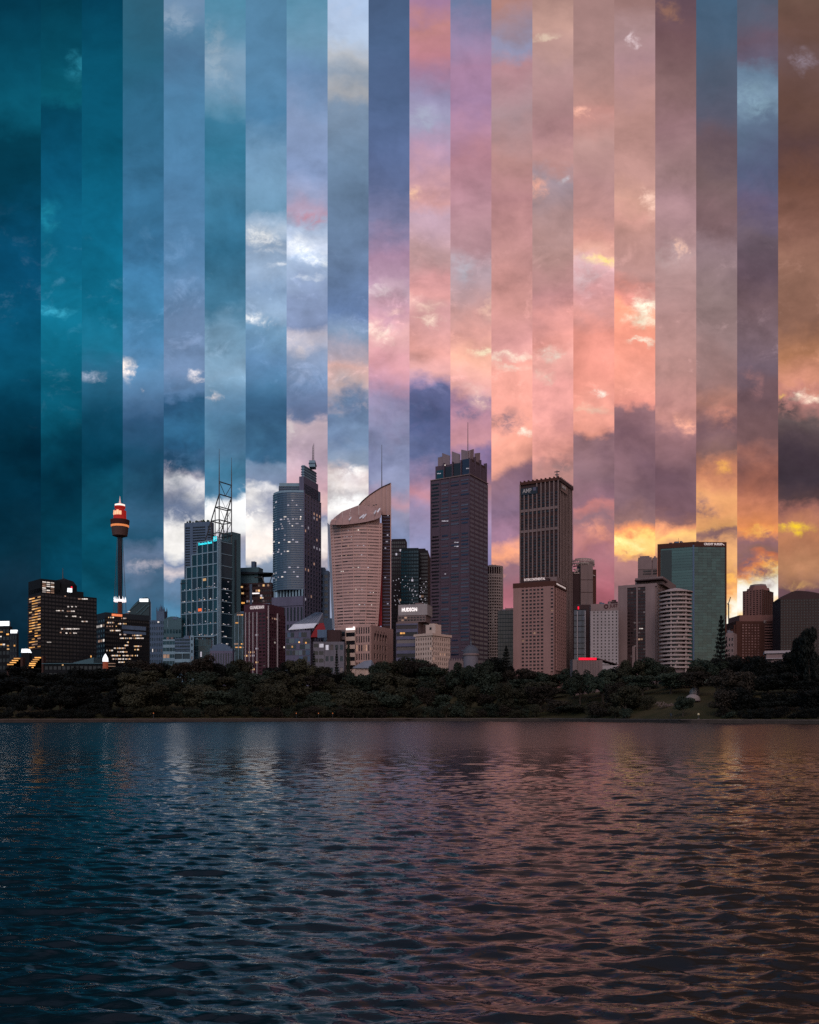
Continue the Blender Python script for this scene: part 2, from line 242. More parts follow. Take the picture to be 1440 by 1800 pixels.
# ------------------------------------------------------------------ geometry helpers
class MB:
    def __init__(s): s.v = []; s.f = []
    def hexa(s, pts):                       # 8 corners: bottom ring then top ring
        b = len(s.v); s.v += [tuple(p) for p in pts]
        s.f += [(b, b+3, b+2, b+1), (b+4, b+5, b+6, b+7)] + [(b+i, b+(i+1) % 4, b+4+(i+1) % 4, b+4+i) for i in range(4)]
    def box(s, x0, x1, y0, y1, z0, z1):
        s.hexa([(x0, y0, z0), (x1, y0, z0), (x1, y1, z0), (x0, y1, z0), (x0, y0, z1), (x1, y0, z1), (x1, y1, z1), (x0, y1, z1)])
    def prism(s, poly, z0, z1, top=None):   # z1 may be a list (sloped roof)
        n = len(poly); b = len(s.v); top = top or poly
        zt = z1 if isinstance(z1, (list, tuple)) else [z1]*n
        s.v += [(p[0], p[1], z0) for p in poly] + [(p[0], p[1], zt[i]) for i, p in enumerate(top)]
        s.f += [tuple(reversed(range(b, b+n))), tuple(range(b+n, b+2*n))] + [(b+i, b+(i+1) % n, b+n+(i+1) % n, b+n+i) for i in range(n)]
    def bar(s, a, c, w, w2=None):           # square bar between two points
        a = Vector(a); c = Vector(c); d = (c-a).normalized(); w2 = w2 or w
        u = d.cross(Vector((0, 0, 1))) if abs(d.z) < .9 else d.cross(Vector((1, 0, 0)))
        u.normalize(); v = d.cross(u)
        s.hexa([a-u*w-v*w, a+u*w-v*w, a+u*w+v*w, a-u*w+v*w, c-u*w2-v*w2, c+u*w2-v*w2, c+u*w2+v*w2, c-u*w2+v*w2])
    def lathe(s, prof, n=24, cx=0, cy=0, cap=True, a0=0, a1=2*math.pi):
        full = abs(a1-a0-2*math.pi) < 1e-6; b = len(s.v); k = n if full else n+1
        for r, z in prof:
            for i in range(k):
                a = a0+(a1-a0)*i/n; s.v.append((cx+r*math.sin(a), cy-r*math.cos(a), z))
        for j in range(len(prof)-1):
            for i in range(n):
                i2 = (i+1) % k
                s.f.append((b+j*k+i, b+j*k+i2, b+(j+1)*k+i2, b+(j+1)*k+i))
        if cap and full:
            s.f.append(tuple(reversed(range(b, b+k)))); s.f.append(tuple(range(b+(len(prof)-1)*k, b+len(prof)*k)))
    def mesh(s, name, m):
        me = bpy.data.meshes.new(name); me.from_pydata(s.v, [], s.f)
        if isinstance(m, (list, tuple)): [me.materials.append(q) for q in m]
        else: me.materials.append(m)
        me.update(); return me
    def build(s, name, m, parent=None, kind=None, smooth=False):
        if not s.v: return None
        me = s.mesh(name, m)
        if smooth: me.polygons.foreach_set('use_smooth', [True]*len(me.polygons))
        return link(name, me, parent, kind)
def link(name, me, parent=None, kind=None, loc=None, rotz=None):
    o = bpy.data.objects.new(name, me); COL.objects.link(o)
    if parent is not None: o.parent = parent
    if kind: o['kind'] = kind
    if loc is not None: o.location = loc
    if rotz is not None: o.rotation_euler = (0, 0, rotz)
    return o
def tag(o, label, cat, group=None):
    o['label'] = label; o['category'] = cat
    if group: o['group'] = group
    return o
def empty(name, loc, label, cat, group=None):
    o = bpy.data.objects.new(name, None); COL.objects.link(o); o.location = loc; o.empty_display_size = 2
    return tag(o, label, cat, group)
UNIT = {}
def unit_box(w, h, d, m, nm='pane'):
    key = (round(w, 2), round(h, 2), round(d, 2), m.name, nm)
    if key not in UNIT:
        q = MB(); q.box(-w/2, w/2, -d, 0, -h/2, h/2); UNIT[key] = q.mesh(nm, m)
    return UNIT[key]
TXT = {}
def text_mesh(body, size, m, extrude=.15, bold=.02):
    key = (body, size, m.name)
    if key in TXT: return TXT[key]
    cu = bpy.data.curves.new('lettering', 'FONT'); cu.body = body; cu.size = size; cu.extrude = extrude; cu.offset = bold*size
    cu.align_x = 'CENTER'; cu.align_y = 'CENTER'; cu.resolution_u = 2
    o = bpy.data.objects.new('lettering', cu); COL.objects.link(o)
    dg = bpy.context.evaluated_depsgraph_get(); me = bpy.data.meshes.new_from_object(o.evaluated_get(dg))
    bpy.data.objects.remove(o); bpy.data.curves.remove(cu)
    me.materials.clear(); me.materials.append(m); TXT[key] = me; return me

def U(px): return (px-720.0)/FOC
def zof(py, Y): return CAMH+(HOR-py)/FOC*Y
def shoreY(u):   # the cove's waterline, farther out in the middle
    xs = [-3, -.75, -.48, -.28, 0, .16, .32, .48, .75, 3]; ys = [330, 330, 346, 375, 428, 415, 318, 292, 270, 260]
    return float(np.interp(u, xs, ys))
def ground(X, Y):
    k = Y-shoreY(X/max(Y, 1))
    return float(np.interp(k, [0, 8, 20, 60, 130, 200, 400, 2500], [1.35, 1.5, 3.2, 12.0, 20.0, 22.0, 24.0, 26.0]))

class Face:
    """an upright wall plane: origin o, run direction d, outward normal n (all in the building's frame)"""
    def __init__(s, o, d, n, length): s.o = Vector(o); s.d = Vector(d); s.n = Vector(n); s.len = length
    def P(s, t, z, d): p = s.o+s.d*t+s.n*d; return (p.x, p.y, z)
    def box(s, mb, t0, t1, z0, z1, d0, d1):
        mb.hexa([s.P(t0, z0, d0), s.P(t1, z0, d0), s.P(t1, z0, d1), s.P(t0, z0, d1), s.P(t0, z1, d0), s.P(t1, z1, d0), s.P(t1, z1, d1), s.P(t0, z1, d1)])
    def rot(s): return math.atan2(s.n.x, -s.n.y)
class Skew(Face):
    """a wall with leaning sides and a bulge: t and z in metres of a nominal rectangle"""
    def __init__(s, fn, length): s.fn = fn; s.len = length
    def P(s, t, z, d): return s.fn(t, z, d)

BL = []
class B:
    def __init__(s, name, label, cat, Y, L, Cx, R, top, th=None, depth=20, base=None, group=None):
        """corner building: pixel columns of left end, near corner and right end; Y distance of the corner"""
        BL.append(s); s.name = name; s.Y = Y; s.X = U(Cx)*Y; s.base = ground(s.X, Y) if base is None else base
        s.root = empty(name, (s.X, Y, s.base), label, cat, group); s.H = s.z(top); s.nwin = 0
        th = math.radians(th if th is not None else 0); s.th = th
        dl = Vector((-math.cos(th), math.sin(th))); dr = Vector((math.sin(th), math.cos(th)))
        uL, uR = U(L), U(R)
        a = (s.X-uL*Y)/(math.cos(th)+uL*math.sin(th)) if Cx > L else depth
        den = math.sin(th)-uR*math.cos(th); b = (uR*Y-s.X)/den if R > Cx and den > .03 else depth
        s.a, s.b = a, b; s.dl, s.dr = dl, dr
        s.left = Face((0, 0), dl, -dr, a); s.right = Face((0, 0), dr, -dl, b)
        s.poly = [(0, 0), tuple(dr*b), tuple(dr*b+dl*a), tuple(dl*a)]
    def z(s, py): return zof(py, s.Y)-s.base
    def tl(s, px): u = U(px); return (s.X-u*s.Y)/(math.cos(s.th)+u*math.sin(s.th))
    def tr(s, px): u = U(px); return (u*s.Y-s.X)/(math.sin(s.th)-u*math.cos(s.th))
    def zl(s, px, py): return zof(py, s.Y+s.tl(px)*math.sin(s.th))-s.base
    def core(s, m, z0=-4, z1=None, inset=0, name='core', poly=None):
        q = MB(); p = [Vector(v) for v in (poly or s.poly)]
        if inset:
            c = sum(p, Vector((0, 0)))/len(p); p = [v+(c-v).normalized()*inset for v in p]
        q.prism([tuple(v) for v in p], z0, s.H if z1 is None else z1); return q.build(name, m, s.root)
    def roofbox(s, name, m, fa0, fa1, fb0, fb1, z0, z1):
        q = MB(); P = lambda a, b: tuple(s.dl*a*s.a+s.dr*b*s.b)
        q.prism([P(fa0, fb0), P(fa0, fb1), P(fa1, fb1), P(fa1, fb0)], z0, z1); return q.build(name, m, s.root)
    def win(s, f, t, z, w, h, m, d=0.0, name='window', th=.12):
        if isinstance(f, Skew):
            q = MB(); f.box(q, t-w/2, t+w/2, z-h/2, z+h/2, d, d+th); o = q.build(name, m, s.root)
        else: o = link(name, unit_box(w, h, th, m, name), s.root, None, f.P(t, z, d), f.rot())
        s.nwin += 1; return o
    def facade(s, f, t0, t1, z0, z1, nx, nz, wf=.6, hf=.6, wall=None, glass=None, lit=0.0, lits=None, proud=.45, single=True, pname='wall', bands=True, piers=True, skip=None, litrows=None, pd=None):
        cw = (t1-t0)/nx; ch = (z1-z0)/nz; q = MB(); j = {}
        pw = cw*(1-wf)/2; bh = ch*(1-hf)/2; pd = pd or proud+.05
        if wall and piers and wf < 1:
            for i in range(nx+1):
                c = t0+i*cw; f.box(q, max(t0, c-pw), min(t1, c+pw), z0, z1, 0, pd)
        if wall and bands and hf < 1:
            for i in range(nz+1):
                c = z0+i*ch; f.box(q, t0, t1, max(z0, c-bh), min(z1, c+bh), 0, proud)
        if wall: q.build(pname, wall, s.root)
        for r in range(nz):
            p = lit if litrows is None else litrows.get(nz-1-r, lit)
            run = 0
            for c in range(nx):
                if skip and skip(c, nz-1-r): continue
                run = (random.random() < (p*.35 if run == 0 else min(.95, .45+p*.5))) if p > 0 else 0
                m = random.choice(lits or LITS) if run else M_BLIND if glass in (M_GL_BROWN, M_GL_BLUE) and random.random() < .10 else glass
                t, z = t0+(c+.5)*cw, z0+(r+.5)*ch
                if single and s.nwin < 298: s.win(f, t, z, cw*wf*.98, ch*hf*.98, m, .02)
                else:
                    k = j.setdefault(m.name, (MB(), m)); f.box(k[0], t-cw*wf*.49, t+cw*wf*.49, z-ch*hf*.49, z+ch*hf*.49, .02, .14)
        for mb, m in j.values():
            mb.build('window_rows' if m in (lits or LITS) else 'windows', m, s.root, 'stuff')
    def sign(s, f, body, t, z, size, m, d=.7, name='sign', w=None):
        me = text_mesh(body, size, m); o = link(name, me, s.root, None, f.P(t, z, d))
        o.rotation_euler = (math.radians(90), 0, f.rot())
        if w:
            x = [v.co.x for v in me.vertices]; k = w/(max(x)-min(x)); o.scale = (k, 1, 1)
        return o
    def light(s, f, t, z, w, h, m=None, d=.5, name='lit_window'): return s.win(f, t, z, w, h, m or M_LIT[0], d, name)

TANX, TANY = 0.0, 1.0
# ------------------------------------------------------------------ water: one sheet with real waves close by, ripples in the relief
def build_water():
    us = np.concatenate([[-12, -5, -2.5, -1.2, -.8], np.linspace(-.60, .60, 520), [.8, 1.2, 2.5, 5, 12]])
    ys = [-400, -120, -30, -8, -1, 1.5, 2.8]; y = 3.4
    while y < 120: ys.append(y); y *= 1.0031
    while y < 440: ys.append(y); y *= 1.012
    ys = np.array(ys); wdt = np.maximum(ys, 3.0)
    X = us[None, :]*wdt[:, None]; Y = np.repeat(ys[:, None], len(us), 1); Z = np.zeros_like(X)
    dX = (wdt*1.2/520)[:, None]; dY = np.gradient(ys)[:, None]
    r = np.random.default_rng(3); n = 60
    lams = 0.15*(30 ** (np.arange(n)/(n-1)))
    wgt = np.exp(-0.5*(np.log(lams/0.40)/0.72)**2); wgt *= .235*math.sqrt(2)/math.sqrt((wgt**2).sum())/.75
    for i, lam in enumerate(lams):
        k = 2*math.pi/lam; a = wgt[i]/k
        th = math.radians(267)+r.normal(0, .27); ph = r.uniform(0, 6.283)
        att = np.minimum(np.clip((lam/max(abs(math.cos(th)), .05)/dX-2.5)/3, 0, 1), np.clip((lam/abs(math.sin(th))/dY-3)/3, 0, 1))
        p = k*(X*math.cos(th)+Y*math.sin(th))+ph+1.2*np.sin(X*.13+i*1.3)+1.2*np.sin(Y*.08+X*.06+2*i)
        env = 0.72+0.55*np.sin(X*6.283/(2.4*lam**.9)+i*1.7+.8*np.sin(Y*.7/lam**.5+i))*np.sin(Y*.5/lam**.5+i*.9+.5*np.sin(X*.2))+.25*np.sin(X*.05+.4)*np.sin(Y*.045)
        Z += att*a*env*(np.cos(p)+.26*np.cos(2*p))
    ny, nx = X.shape
    co = np.stack([X, Y, Z], -1).reshape(-1, 3)
    idx = np.arange(ny*nx).reshape(ny, nx)
    q = np.stack([idx[:-1, :-1], idx[:-1, 1:], idx[1:, 1:], idx[1:, :-1]], -1).reshape(-1, 4)
    me = bpy.data.meshes.new('water'); me.vertices.add(len(co)); me.vertices.foreach_set('co', co.ravel())
    me.loops.add(q.size); me.loops.foreach_set('vertex_index', q.ravel().astype(np.int32))
    me.polygons.add(len(q)); me.polygons.foreach_set('loop_start', np.arange(0, q.size, 4, dtype=np.int32))
    me.update(calc_edges=True); me.polygons.foreach_set('use_smooth', np.ones(len(q), bool))
    m = bpy.data.materials.new('harbour_water'); m.use_nodes = True; t = NT(m.node_tree); p = m.node_tree.nodes['Principled BSDF']
    p.inputs['Base Color'].default_value = (.0035, .007, .009, 1)
    p.inputs['Anisotropic'].default_value = .85
    tg = m.node_tree.nodes.new('ShaderNodeCombineXYZ'); tg.inputs[0].default_value = TANX; tg.inputs[1].default_value = TANY; m.node_tree.links.new(tg.outputs[0], p.inputs['Tangent'])
    p.inputs['IOR'].default_value = 1.45; p.inputs['Specular IOR Level'].default_value = .5
    geo = m.node_tree.nodes.new('ShaderNodeNewGeometry'); P = geo.outputs['Position']
    off = t.sep(P)[1]                                        # open water is choppier below what the mesh can carry: filtered into gloss
    patch = t.noise(t.vm('MULTIPLY', P, (.05, .16, 1)), 1.0, 4.0, .6)
    far = t.smooth(off, 14.0, 110.0)
    rr = t.m('ADD', t.m('MULTIPLY', far, t.m('MULTIPLY_ADD', patch, .16, .12)), .03)
    t.put(p, 'Roughness', rr)
    h = t.m('MULTIPLY', t.noise(t.vm('MULTIPLY', P, (.4, 1.4, 1)), 6.0, 3.0, .55, dist=.4), t.m('MULTIPLY', t.smooth(off, 10.0, 60.0, 1.0, 0.0), .022))
    h2 = t.m('MULTIPLY', t.noise(t.vm('MULTIPLY', P, (.2, 1.1, 1)), .9, 3.0, .55), t.m('MULTIPLY', t.smooth(off, 25.0, 90.0), .23))
    b = m.node_tree.nodes.new('ShaderNodeBump'); b.inputs['Strength'].default_value = 1.0; b.inputs['Distance'].default_value = .6
    t.put(b, 'Height', t.m('ADD', h, h2)); t.put(p, 'Normal', b.outputs[0])
    me.materials.append(m); o = link('water', me, None, 'structure'); return o
build_water()

# ------------------------------------------------------------------ land, lawns, sea wall
def build_land():
    us = np.concatenate([[-6, -3, -1.5, -.9], np.linspace(-.6, .6, 241), [.9, 1.5, 3, 6]])
    ks = np.concatenate([[0.0, .5, 8, 14, 20], np.linspace(25, 200, 30), [300, 500, 900, 1800, 4000]])
    v = []; r = np.random.default_rng(5)
    for u in us:
        s0 = shoreY(u)
        for k in ks:
            Y = s0+k+.05; X = u*Y; n = 0 if k < 10 or k > 250 else .5*math.sin(X*.06)*math.sin(Y*.08)
            v.append((X, Y, ground(X, Y)+n))
    nk = len(ks); f = [(i*nk+j, (i+1)*nk+j, (i+1)*nk+j+1, i*nk+j+1) for i in range(len(us)-1) for j in range(nk-1)]
    me = bpy.data.meshes.new('ground'); me.from_pydata(v, [], f)
    m = bpy.data.materials.new('dusk_lawn'); m.use_nodes = True; t = NT(m.node_tree); p = m.node_tree.nodes['Principled BSDF']
    geo = m.node_tree.nodes.new('ShaderNodeNewGeometry'); P = geo.outputs['Position']
    p.inputs['Roughness'].default_value = .95; p.inputs['Specular IOR Level'].default_value = .1
    a = t.noise(P, .05, 4.0); c = t.noise(P, 1.2, 5.0, .7)
    t.put(p, 'Base Color', t.mix(c, t.mix(t.smooth(a, .4, .62), (.040, .040, .017, 1), (.085, .066, .034, 1)), (.022, .022, .010, 1)))
    me.materials.append(m); link('ground', me, None, 'structure')
build_land()
def ribbon(mb, k0, k1, z0, z1, us):
    for a, b in zip(us[:-1], us[1:]):
        pt = lambda u, k: (u*(shoreY(u)+k), shoreY(u)+k)
        p = [pt(a, k0), pt(b, k0), pt(b, k1), pt(a, k1)]
        mb.hexa([(x, y, z0) for x, y in p]+[(x, y, z1) for x, y in p])
us = list(np.linspace(-1.2, 1.2, 161))
m_sea = stone('sandstone_wet', .045, .036, .032, var=.5, vs=.4); m_cap = stone('sandstone_pale', .095, .075, .068, var=.4, vs=.5)
sw = empty('sea_wall', (0, 428, 0), 'low dark sandstone sea wall with a paler capping along the far shore', 'wall')
q = MB(); ribbon(q, -.6, .4, -1.5, 1.36, us); w_ = q.build('wall', m_sea, sw); w_.location = (0, -428, 0)
cell = 0
for a in np.arange(-.62, .62, .0125):             # capping stones, each its own block
    q = MB(); ribbon(q, -.75, .5, 1.10, 1.40+.04*random.random(), [a+.0002, a+.0123]); c_ = q.build('capping_stone', m_cap, sw); c_.location = (0, -428, 0)
pth = MB(); ribbon(pth, 2.2, 6.0, 1.40, 1.49, us); pth.build('path', stone('path_asphalt', .05, .046, .045, var=.3), None, 'structure')
# ------------------------------------------------------------------ buildings, left to right
def zr(b, px, py): return zof(py, b.Y+b.tr(px)*math.cos(b.th))-b.base
def lights(b, f, segs, h=1.5, seg=3.6, d=.55, mats=None):
    """lit stretches of a floor, given as pixel spans; each pane is its own window"""
    for (p0, p1, py) in segs:
        n = max(1, int(round((p1-p0)/seg)))
        for i in range(n):
            if random.random() < .12 and n > 2: continue
            pa = p0+(p1-p0)*i/n; pb = p0+(p1-p0)*(i+.86)/n; pm = (pa+pb)/2
            if f is b.left: ta, tb, z = b.tl(pa), b.tl(pb), b.zl(pm, py)
            else: ta, tb, z = b.tr(pa), b.tr(pb), zr(b, pm, py)
            b.win(f, (ta+tb)/2, z, abs(tb-ta), h*random.uniform(.75, 1.1), random.choice(mats or M_LIT[:3]), d, 'lit_window')
S_NIGHT = stone('concrete_dusk_blue', .016, .023, .031); S_NIGHT2 = stone('concrete_dusk_dark', .006, .0075, .010)  # dusk darkness and blue at left, pink at right, put into wall colours
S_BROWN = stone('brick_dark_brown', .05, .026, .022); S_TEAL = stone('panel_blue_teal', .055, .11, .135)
S_STEELB = stone('panel_steel_blue', .17, .27, .34); S_SLATE = stone('granite_cool_tinted', .075, .118, .185)
S_MAUVE = stone('granite_mauve_tinted', .10, .10, .155); S_MAROON = stone('granite_maroon', .062, .025, .037)
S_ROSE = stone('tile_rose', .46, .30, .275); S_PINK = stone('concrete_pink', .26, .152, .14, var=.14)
S_CREAM = stone('stone_cream', .46, .35, .30); S_GREYP = stone('panel_warm_tinted', .20, .145, .145)
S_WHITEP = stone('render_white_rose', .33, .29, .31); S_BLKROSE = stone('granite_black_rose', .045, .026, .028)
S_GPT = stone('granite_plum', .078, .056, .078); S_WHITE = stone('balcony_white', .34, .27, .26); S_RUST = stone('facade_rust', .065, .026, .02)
S_TERRA = stone('stone_terracotta', .38, .245, .22); S_GREYT = stone('concrete_warm_tinted', .165, .122, .122); S_BLACKT = stone('tower_black_teal', .012, .022, .028)
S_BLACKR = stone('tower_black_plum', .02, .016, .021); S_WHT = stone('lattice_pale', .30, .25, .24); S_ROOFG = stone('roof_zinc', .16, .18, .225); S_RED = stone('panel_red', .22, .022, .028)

# far-left low blocks with white signs
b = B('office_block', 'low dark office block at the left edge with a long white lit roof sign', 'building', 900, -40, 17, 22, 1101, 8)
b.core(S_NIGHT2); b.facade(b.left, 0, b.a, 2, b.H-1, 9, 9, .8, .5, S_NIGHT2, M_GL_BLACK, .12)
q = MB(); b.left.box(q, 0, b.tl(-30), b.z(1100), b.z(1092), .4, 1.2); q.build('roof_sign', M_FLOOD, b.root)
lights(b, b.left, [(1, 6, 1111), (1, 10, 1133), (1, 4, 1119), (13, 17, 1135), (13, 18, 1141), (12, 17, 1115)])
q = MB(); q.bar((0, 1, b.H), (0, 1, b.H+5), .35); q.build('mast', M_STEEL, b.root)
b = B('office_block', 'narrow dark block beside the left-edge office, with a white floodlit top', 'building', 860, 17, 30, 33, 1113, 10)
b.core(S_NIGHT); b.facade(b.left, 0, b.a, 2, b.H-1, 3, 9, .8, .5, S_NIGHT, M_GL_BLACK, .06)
q = MB(); b.left.box(q, .6, b.a-.8, b.z(1113), b.z(1107), -2, -.2); q.build('roof_light', M_FLOOD, b.root)
lights(b, b.left, [(25, 28, 1135)])

# big dark tower with the amber-lit end wall
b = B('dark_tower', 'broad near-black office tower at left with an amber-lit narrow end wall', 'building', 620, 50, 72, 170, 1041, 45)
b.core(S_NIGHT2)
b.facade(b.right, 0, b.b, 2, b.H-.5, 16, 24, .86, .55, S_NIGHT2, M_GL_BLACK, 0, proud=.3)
f1 = (b.tr(147))/b.b; f0 = b.tr(106)/b.b
b.roofbox('upper_storeys', S_NIGHT2, 0, 1, 0, f1, b.H, b.z(1033)); b.roofbox('plant_room', S_NIGHT2, 0, 1, 0, f0, b.H+.1, b.z(1017))
q = MB(); q.lathe([(9, b.z(1033)), (9, b.z(1022)), (6.5, b.z(1014)), (2.5, b.z(1011)), (.4, b.z(1009))], 14, *(b.dr*b.tr(121)+b.dl*8)); q.build('roof_drum', S_NIGHT2, b.root)
q = MB(); p = b.dr*b.tr(118.5)+b.dl*8; q.bar((p.x, p.y, b.z(1011)), (p.x, p.y, b.z(990)), .35, .1); q.build('mast', M_STEEL, b.root)
q = MB(); b.right.box(q, b.tr(118), b.tr(125.5), b.z(1036), b.z(1029), .3, 1.5); q.build('floodlight', M_FLOOD, b.root)
q = MB(); b.right.box(q, b.tr(124), b.tr(126.5), b.z(1029), b.z(1025.5), .3, 1); q.build('beacon', M_RED, b.root)
for i in range(6):
    for j in range(3):
        z = b.z(1017)-2.3-i*1.45; t = b.tr(74.5)+j*3.0
        if b.right and random.random() < .85: b.win(b.right, t+1.2, z, 2.5, .75, M_LIT[3] if random.random() < .6 else M_LIT[1], .3, 'louvre_light')
q = MB()
for i in range(20):
    z = b.z(1046+i*4.85)
    b.left.box(q, 0, b.a, z-.75, z+.15, .05, .5)
q.build('floor_slab', S_BROWN, b.root)
for i in range(19):
    z = b.z(1048.6+i*4.85)
    for j in range(4):
        if random.random() < (.88 if i not in (3, 13, 14, 15) else .3): b.win(b.left, (j+.55)*b.a/4.4, z, b.a/4.6, .85, random.choice([M_LIT[0], M_LIT[2], M_LIT[2], M_LIT[3]]), .1, 'lit_window')
lights(b, b.right, [(118, 135, 1066.5), (98, 112, 1073.5), (117, 135, 1074.5), (115, 134, 1083.5), (107, 147, 1105.5), (105, 108, 1112), (115, 135, 1113), (78, 90, 1129), (137, 154, 1053), (143, 154, 1092.5), (140, 142, 1085), (113, 116, 1048)], .85, mats=[M_LIT[1], M_LIT[3], M_LIT[1]])
# amber stepped lights of the atrium roofs
for nm, pts, lab in (('stair_atrium', [(66, 1156), (63, 1159.5), (60, 1163), (57, 1166.3), (56, 1169.5), (53, 1173)], 'stepped low atrium with six amber-lit treads, under the dark tower end wall'),
                     ('stair_atrium', [(29.5, 1157.5), (26, 1161), (22.5, 1164.5), (18, 1168)], 'small stepped atrium with pale lit treads, left of the dark tower foot')):
    Y = 560; X = U(pts[-1][0])*Y; g = ground(X, Y); r = empty(nm, (X, Y, g), lab, 'building')
    for (px, pyy) in pts:
        q = MB(); x = U(px)*Y-X; z = zof(pyy, Y)-g; q.box(x-1.9, x+1.9, 0, 1.2, z-.32, z+.32); q.build('lit_tread', M_LIT[2], r)
        q = MB(); q.box(x-2.6, x+3.4, .9, 5, min(z-3, -1), z+.9); q.build('wall', S_BROWN, r)
Y = 575; X = U(44)*Y; g = ground(X, Y); r = empty('lit_kiosk', (X, Y, g), 'small white glowing kiosk left of the foot of the dark tower', 'kiosk')
q = MB(); q.prism([(-2.6, 0), (2.9, 0), (2.9, 4), (-2.6, 4)], zof(1147, Y)-g, zof(1140.5, Y)-g, [(-2.2, 0), (1.6, 0), (1.6, 4), (-2.2, 4)]); q.build('lamp_box', M_FLOOD, r)
q = MB(); q.box(-2.6, 2.9, .3, 3.8, -2, zof(1147, Y)-g-.05); q.build('base', S_NIGHT2, r)
# long low teal-roofed hall
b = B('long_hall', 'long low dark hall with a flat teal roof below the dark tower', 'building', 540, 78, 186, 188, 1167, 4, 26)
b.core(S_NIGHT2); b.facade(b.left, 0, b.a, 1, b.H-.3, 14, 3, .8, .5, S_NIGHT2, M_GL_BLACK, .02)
q = MB(); b.left.box(q, -1, b.a+1, b.H, b.H+.5, -6, 1.5); q.build('roof_edge', S_TEAL, b.root)
q = MB(); q.prism([tuple(b.dl*b.tl(p_)+b.dr*d_) for p_, d_ in ((160, 4), (124, 4), (124, 22), (160, 22))], b.H+.5, [b.H+4.4, b.H+1.2, b.H+1.4, b.H+4.6]); q.build('roof', S_TEAL, b.root)
lights(b, b.left, [(110, 113, 1169), (160, 162, 1154)], 1.0)
Y = 520; X = U(185.5)*Y; g = ground(X, Y); r = empty('floodlit_spire', (X, Y, g), 'small brown turret with a bright white floodlit cap above the trees', 'turret')
q = MB(); q.lathe([(1.75, zof(1163, Y)-g), (1.6, zof(1157, Y)-g), (.9, zof(1153, Y)-g), (.1, zof(1149, Y)-g)], 12); q.build('floodlit_cap', M_FLOOD, r)  # floodlight on cap, shaft and ledges put in as their own glow
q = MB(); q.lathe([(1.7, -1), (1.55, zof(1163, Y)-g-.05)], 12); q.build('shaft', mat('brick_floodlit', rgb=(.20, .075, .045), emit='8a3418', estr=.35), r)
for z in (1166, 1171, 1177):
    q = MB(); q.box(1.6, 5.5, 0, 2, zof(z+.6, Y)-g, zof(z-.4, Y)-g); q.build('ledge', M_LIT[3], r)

# office block under the tower with many lit rows
b = B('lit_office', 'boxy dark glass office with many lit floors, at the foot of the observation tower', 'building', 700, 161, 185, 263, 1076, 50)
b.core(S_NIGHT, inset=.3)
b.facade(b.left, 0, b.a, 2, b.H-4.5, 6, 14, .9, .5, S_NIGHT, M_GL_BLUE, 0, litrows={1: .8, 4: .5, 5: .6, 9: .6, 10: .3}, lits=[M_LIT[1], M_LIT[3]])
b.facade(b.right, 0, b.b, 2, b.H-4.5, 24, 17, .84, .46, S_NIGHT2, M_GL_BLACK, 0, single=False)
lights(b, b.right, [(190, 200, 1085.5), (211, 222, 1087), (188, 201, 1094.5), (204, 222, 1096.5), (187, 205, 1101), (193, 212, 1108.5), (210, 222, 1115.5), (232, 251, 1117), (210, 252, 1122), (218, 226, 1134.5), (235, 249, 1136), (200, 222, 1139.5), (236, 244, 1142), (187, 200, 1143.5), (206, 224, 1146), (195, 242, 1152.5), (197, 230, 1158.5), (208, 219, 1164), (223, 226, 1129)], 1.05, 1.7, mats=[M_LIT[0], M_LIT[1], M_LIT[1], M_LIT[3]])
q = MB(); b.right.box(q, b.tr(214), b.tr(256), b.z(1104), b.z(1097), .5, .9); b.right.box(q, b.tr(216), b.tr(256), b.z(1112), b.z(1107), .5, .9); q.build('sun_screen', S_SLATE, b.root)
q = MB(); b.right.box(q, b.tr(196), b.tr(214), b.z(1082), b.z(1078), .6, 1.2); q.build('roof_sign', mat('sign_orange', rgb=(.3, .1, .05), emit='ff8a58', estr=.75), b.root)
# curved glass tower behind it
Y = 940; X = U(246)*Y; g = ground(X, Y); r = empty('sail_roof_tower', (X, Y, g), 'teal glass tower with steep curved roof and white lit crown, beside the observation tower', 'building')
zz = lambda p_: zof(p_, Y)-g; xx = lambda p_: U(p_)*Y-X
prof = [(226, 1075), (231, 1068), (238, 1060.5), (245, 1054), (252, 1050.5), (259, 1050), (263.5, 1053), (265, 1060), (265, 1180), (226, 1180)]
q = MB(); n = len(prof); q.v = [(xx(a), 0, zz(c)) for a, c in prof]+[(xx(a)-3, 12, zz(c)) for a, c in prof]
q.f = [tuple(range(n)), tuple(range(2*n-1, n-1, -1))]+[(i, n+i, n+(i+1) % n, (i+1) % n) for i in range(n)]; q.build('glass_body', M_GL_TEAL, r)
for a, c in (((228, 1073), (247, 1056)), ((240, 1078), (258, 1062)), ((247, 1080), (263, 1064))):
    q = MB(); q.bar((xx(a[0]), -.4, zz(a[1])), (xx(c[0]), -.4, zz(c[1])), .45); q.build('roof_rib', S_TEAL, r)
q = MB(); q.box(xx(262.6), xx(265.2), -.5, 0, zz(1180), zz(1058)); q.build('edge_fin', S_NIGHT, r)
q = MB(); q.box(xx(246), xx(261), -1.2, -.3, zz(1058), zz(1052.6)); q.build('crown_light', M_FLOOD, r)
for i in range(12):
    q = MB(); q.box(xx(228+random.random()*2), xx(262), -.25, -.05, zz(1090+i*5.5), zz(1089+i*5.5)); q.build('floor_band', S_TEAL, r)
for p_, c in ((257, 1098.5), (258, 1103), (257, 1118), (258, 1132), (225, 1075)):
    q = MB(); q.box(xx(p_), xx(p_+4), -.6, -.3, zz(c+.8), zz(c-.8)); q.build('lit_window', M_LIT[1], r)

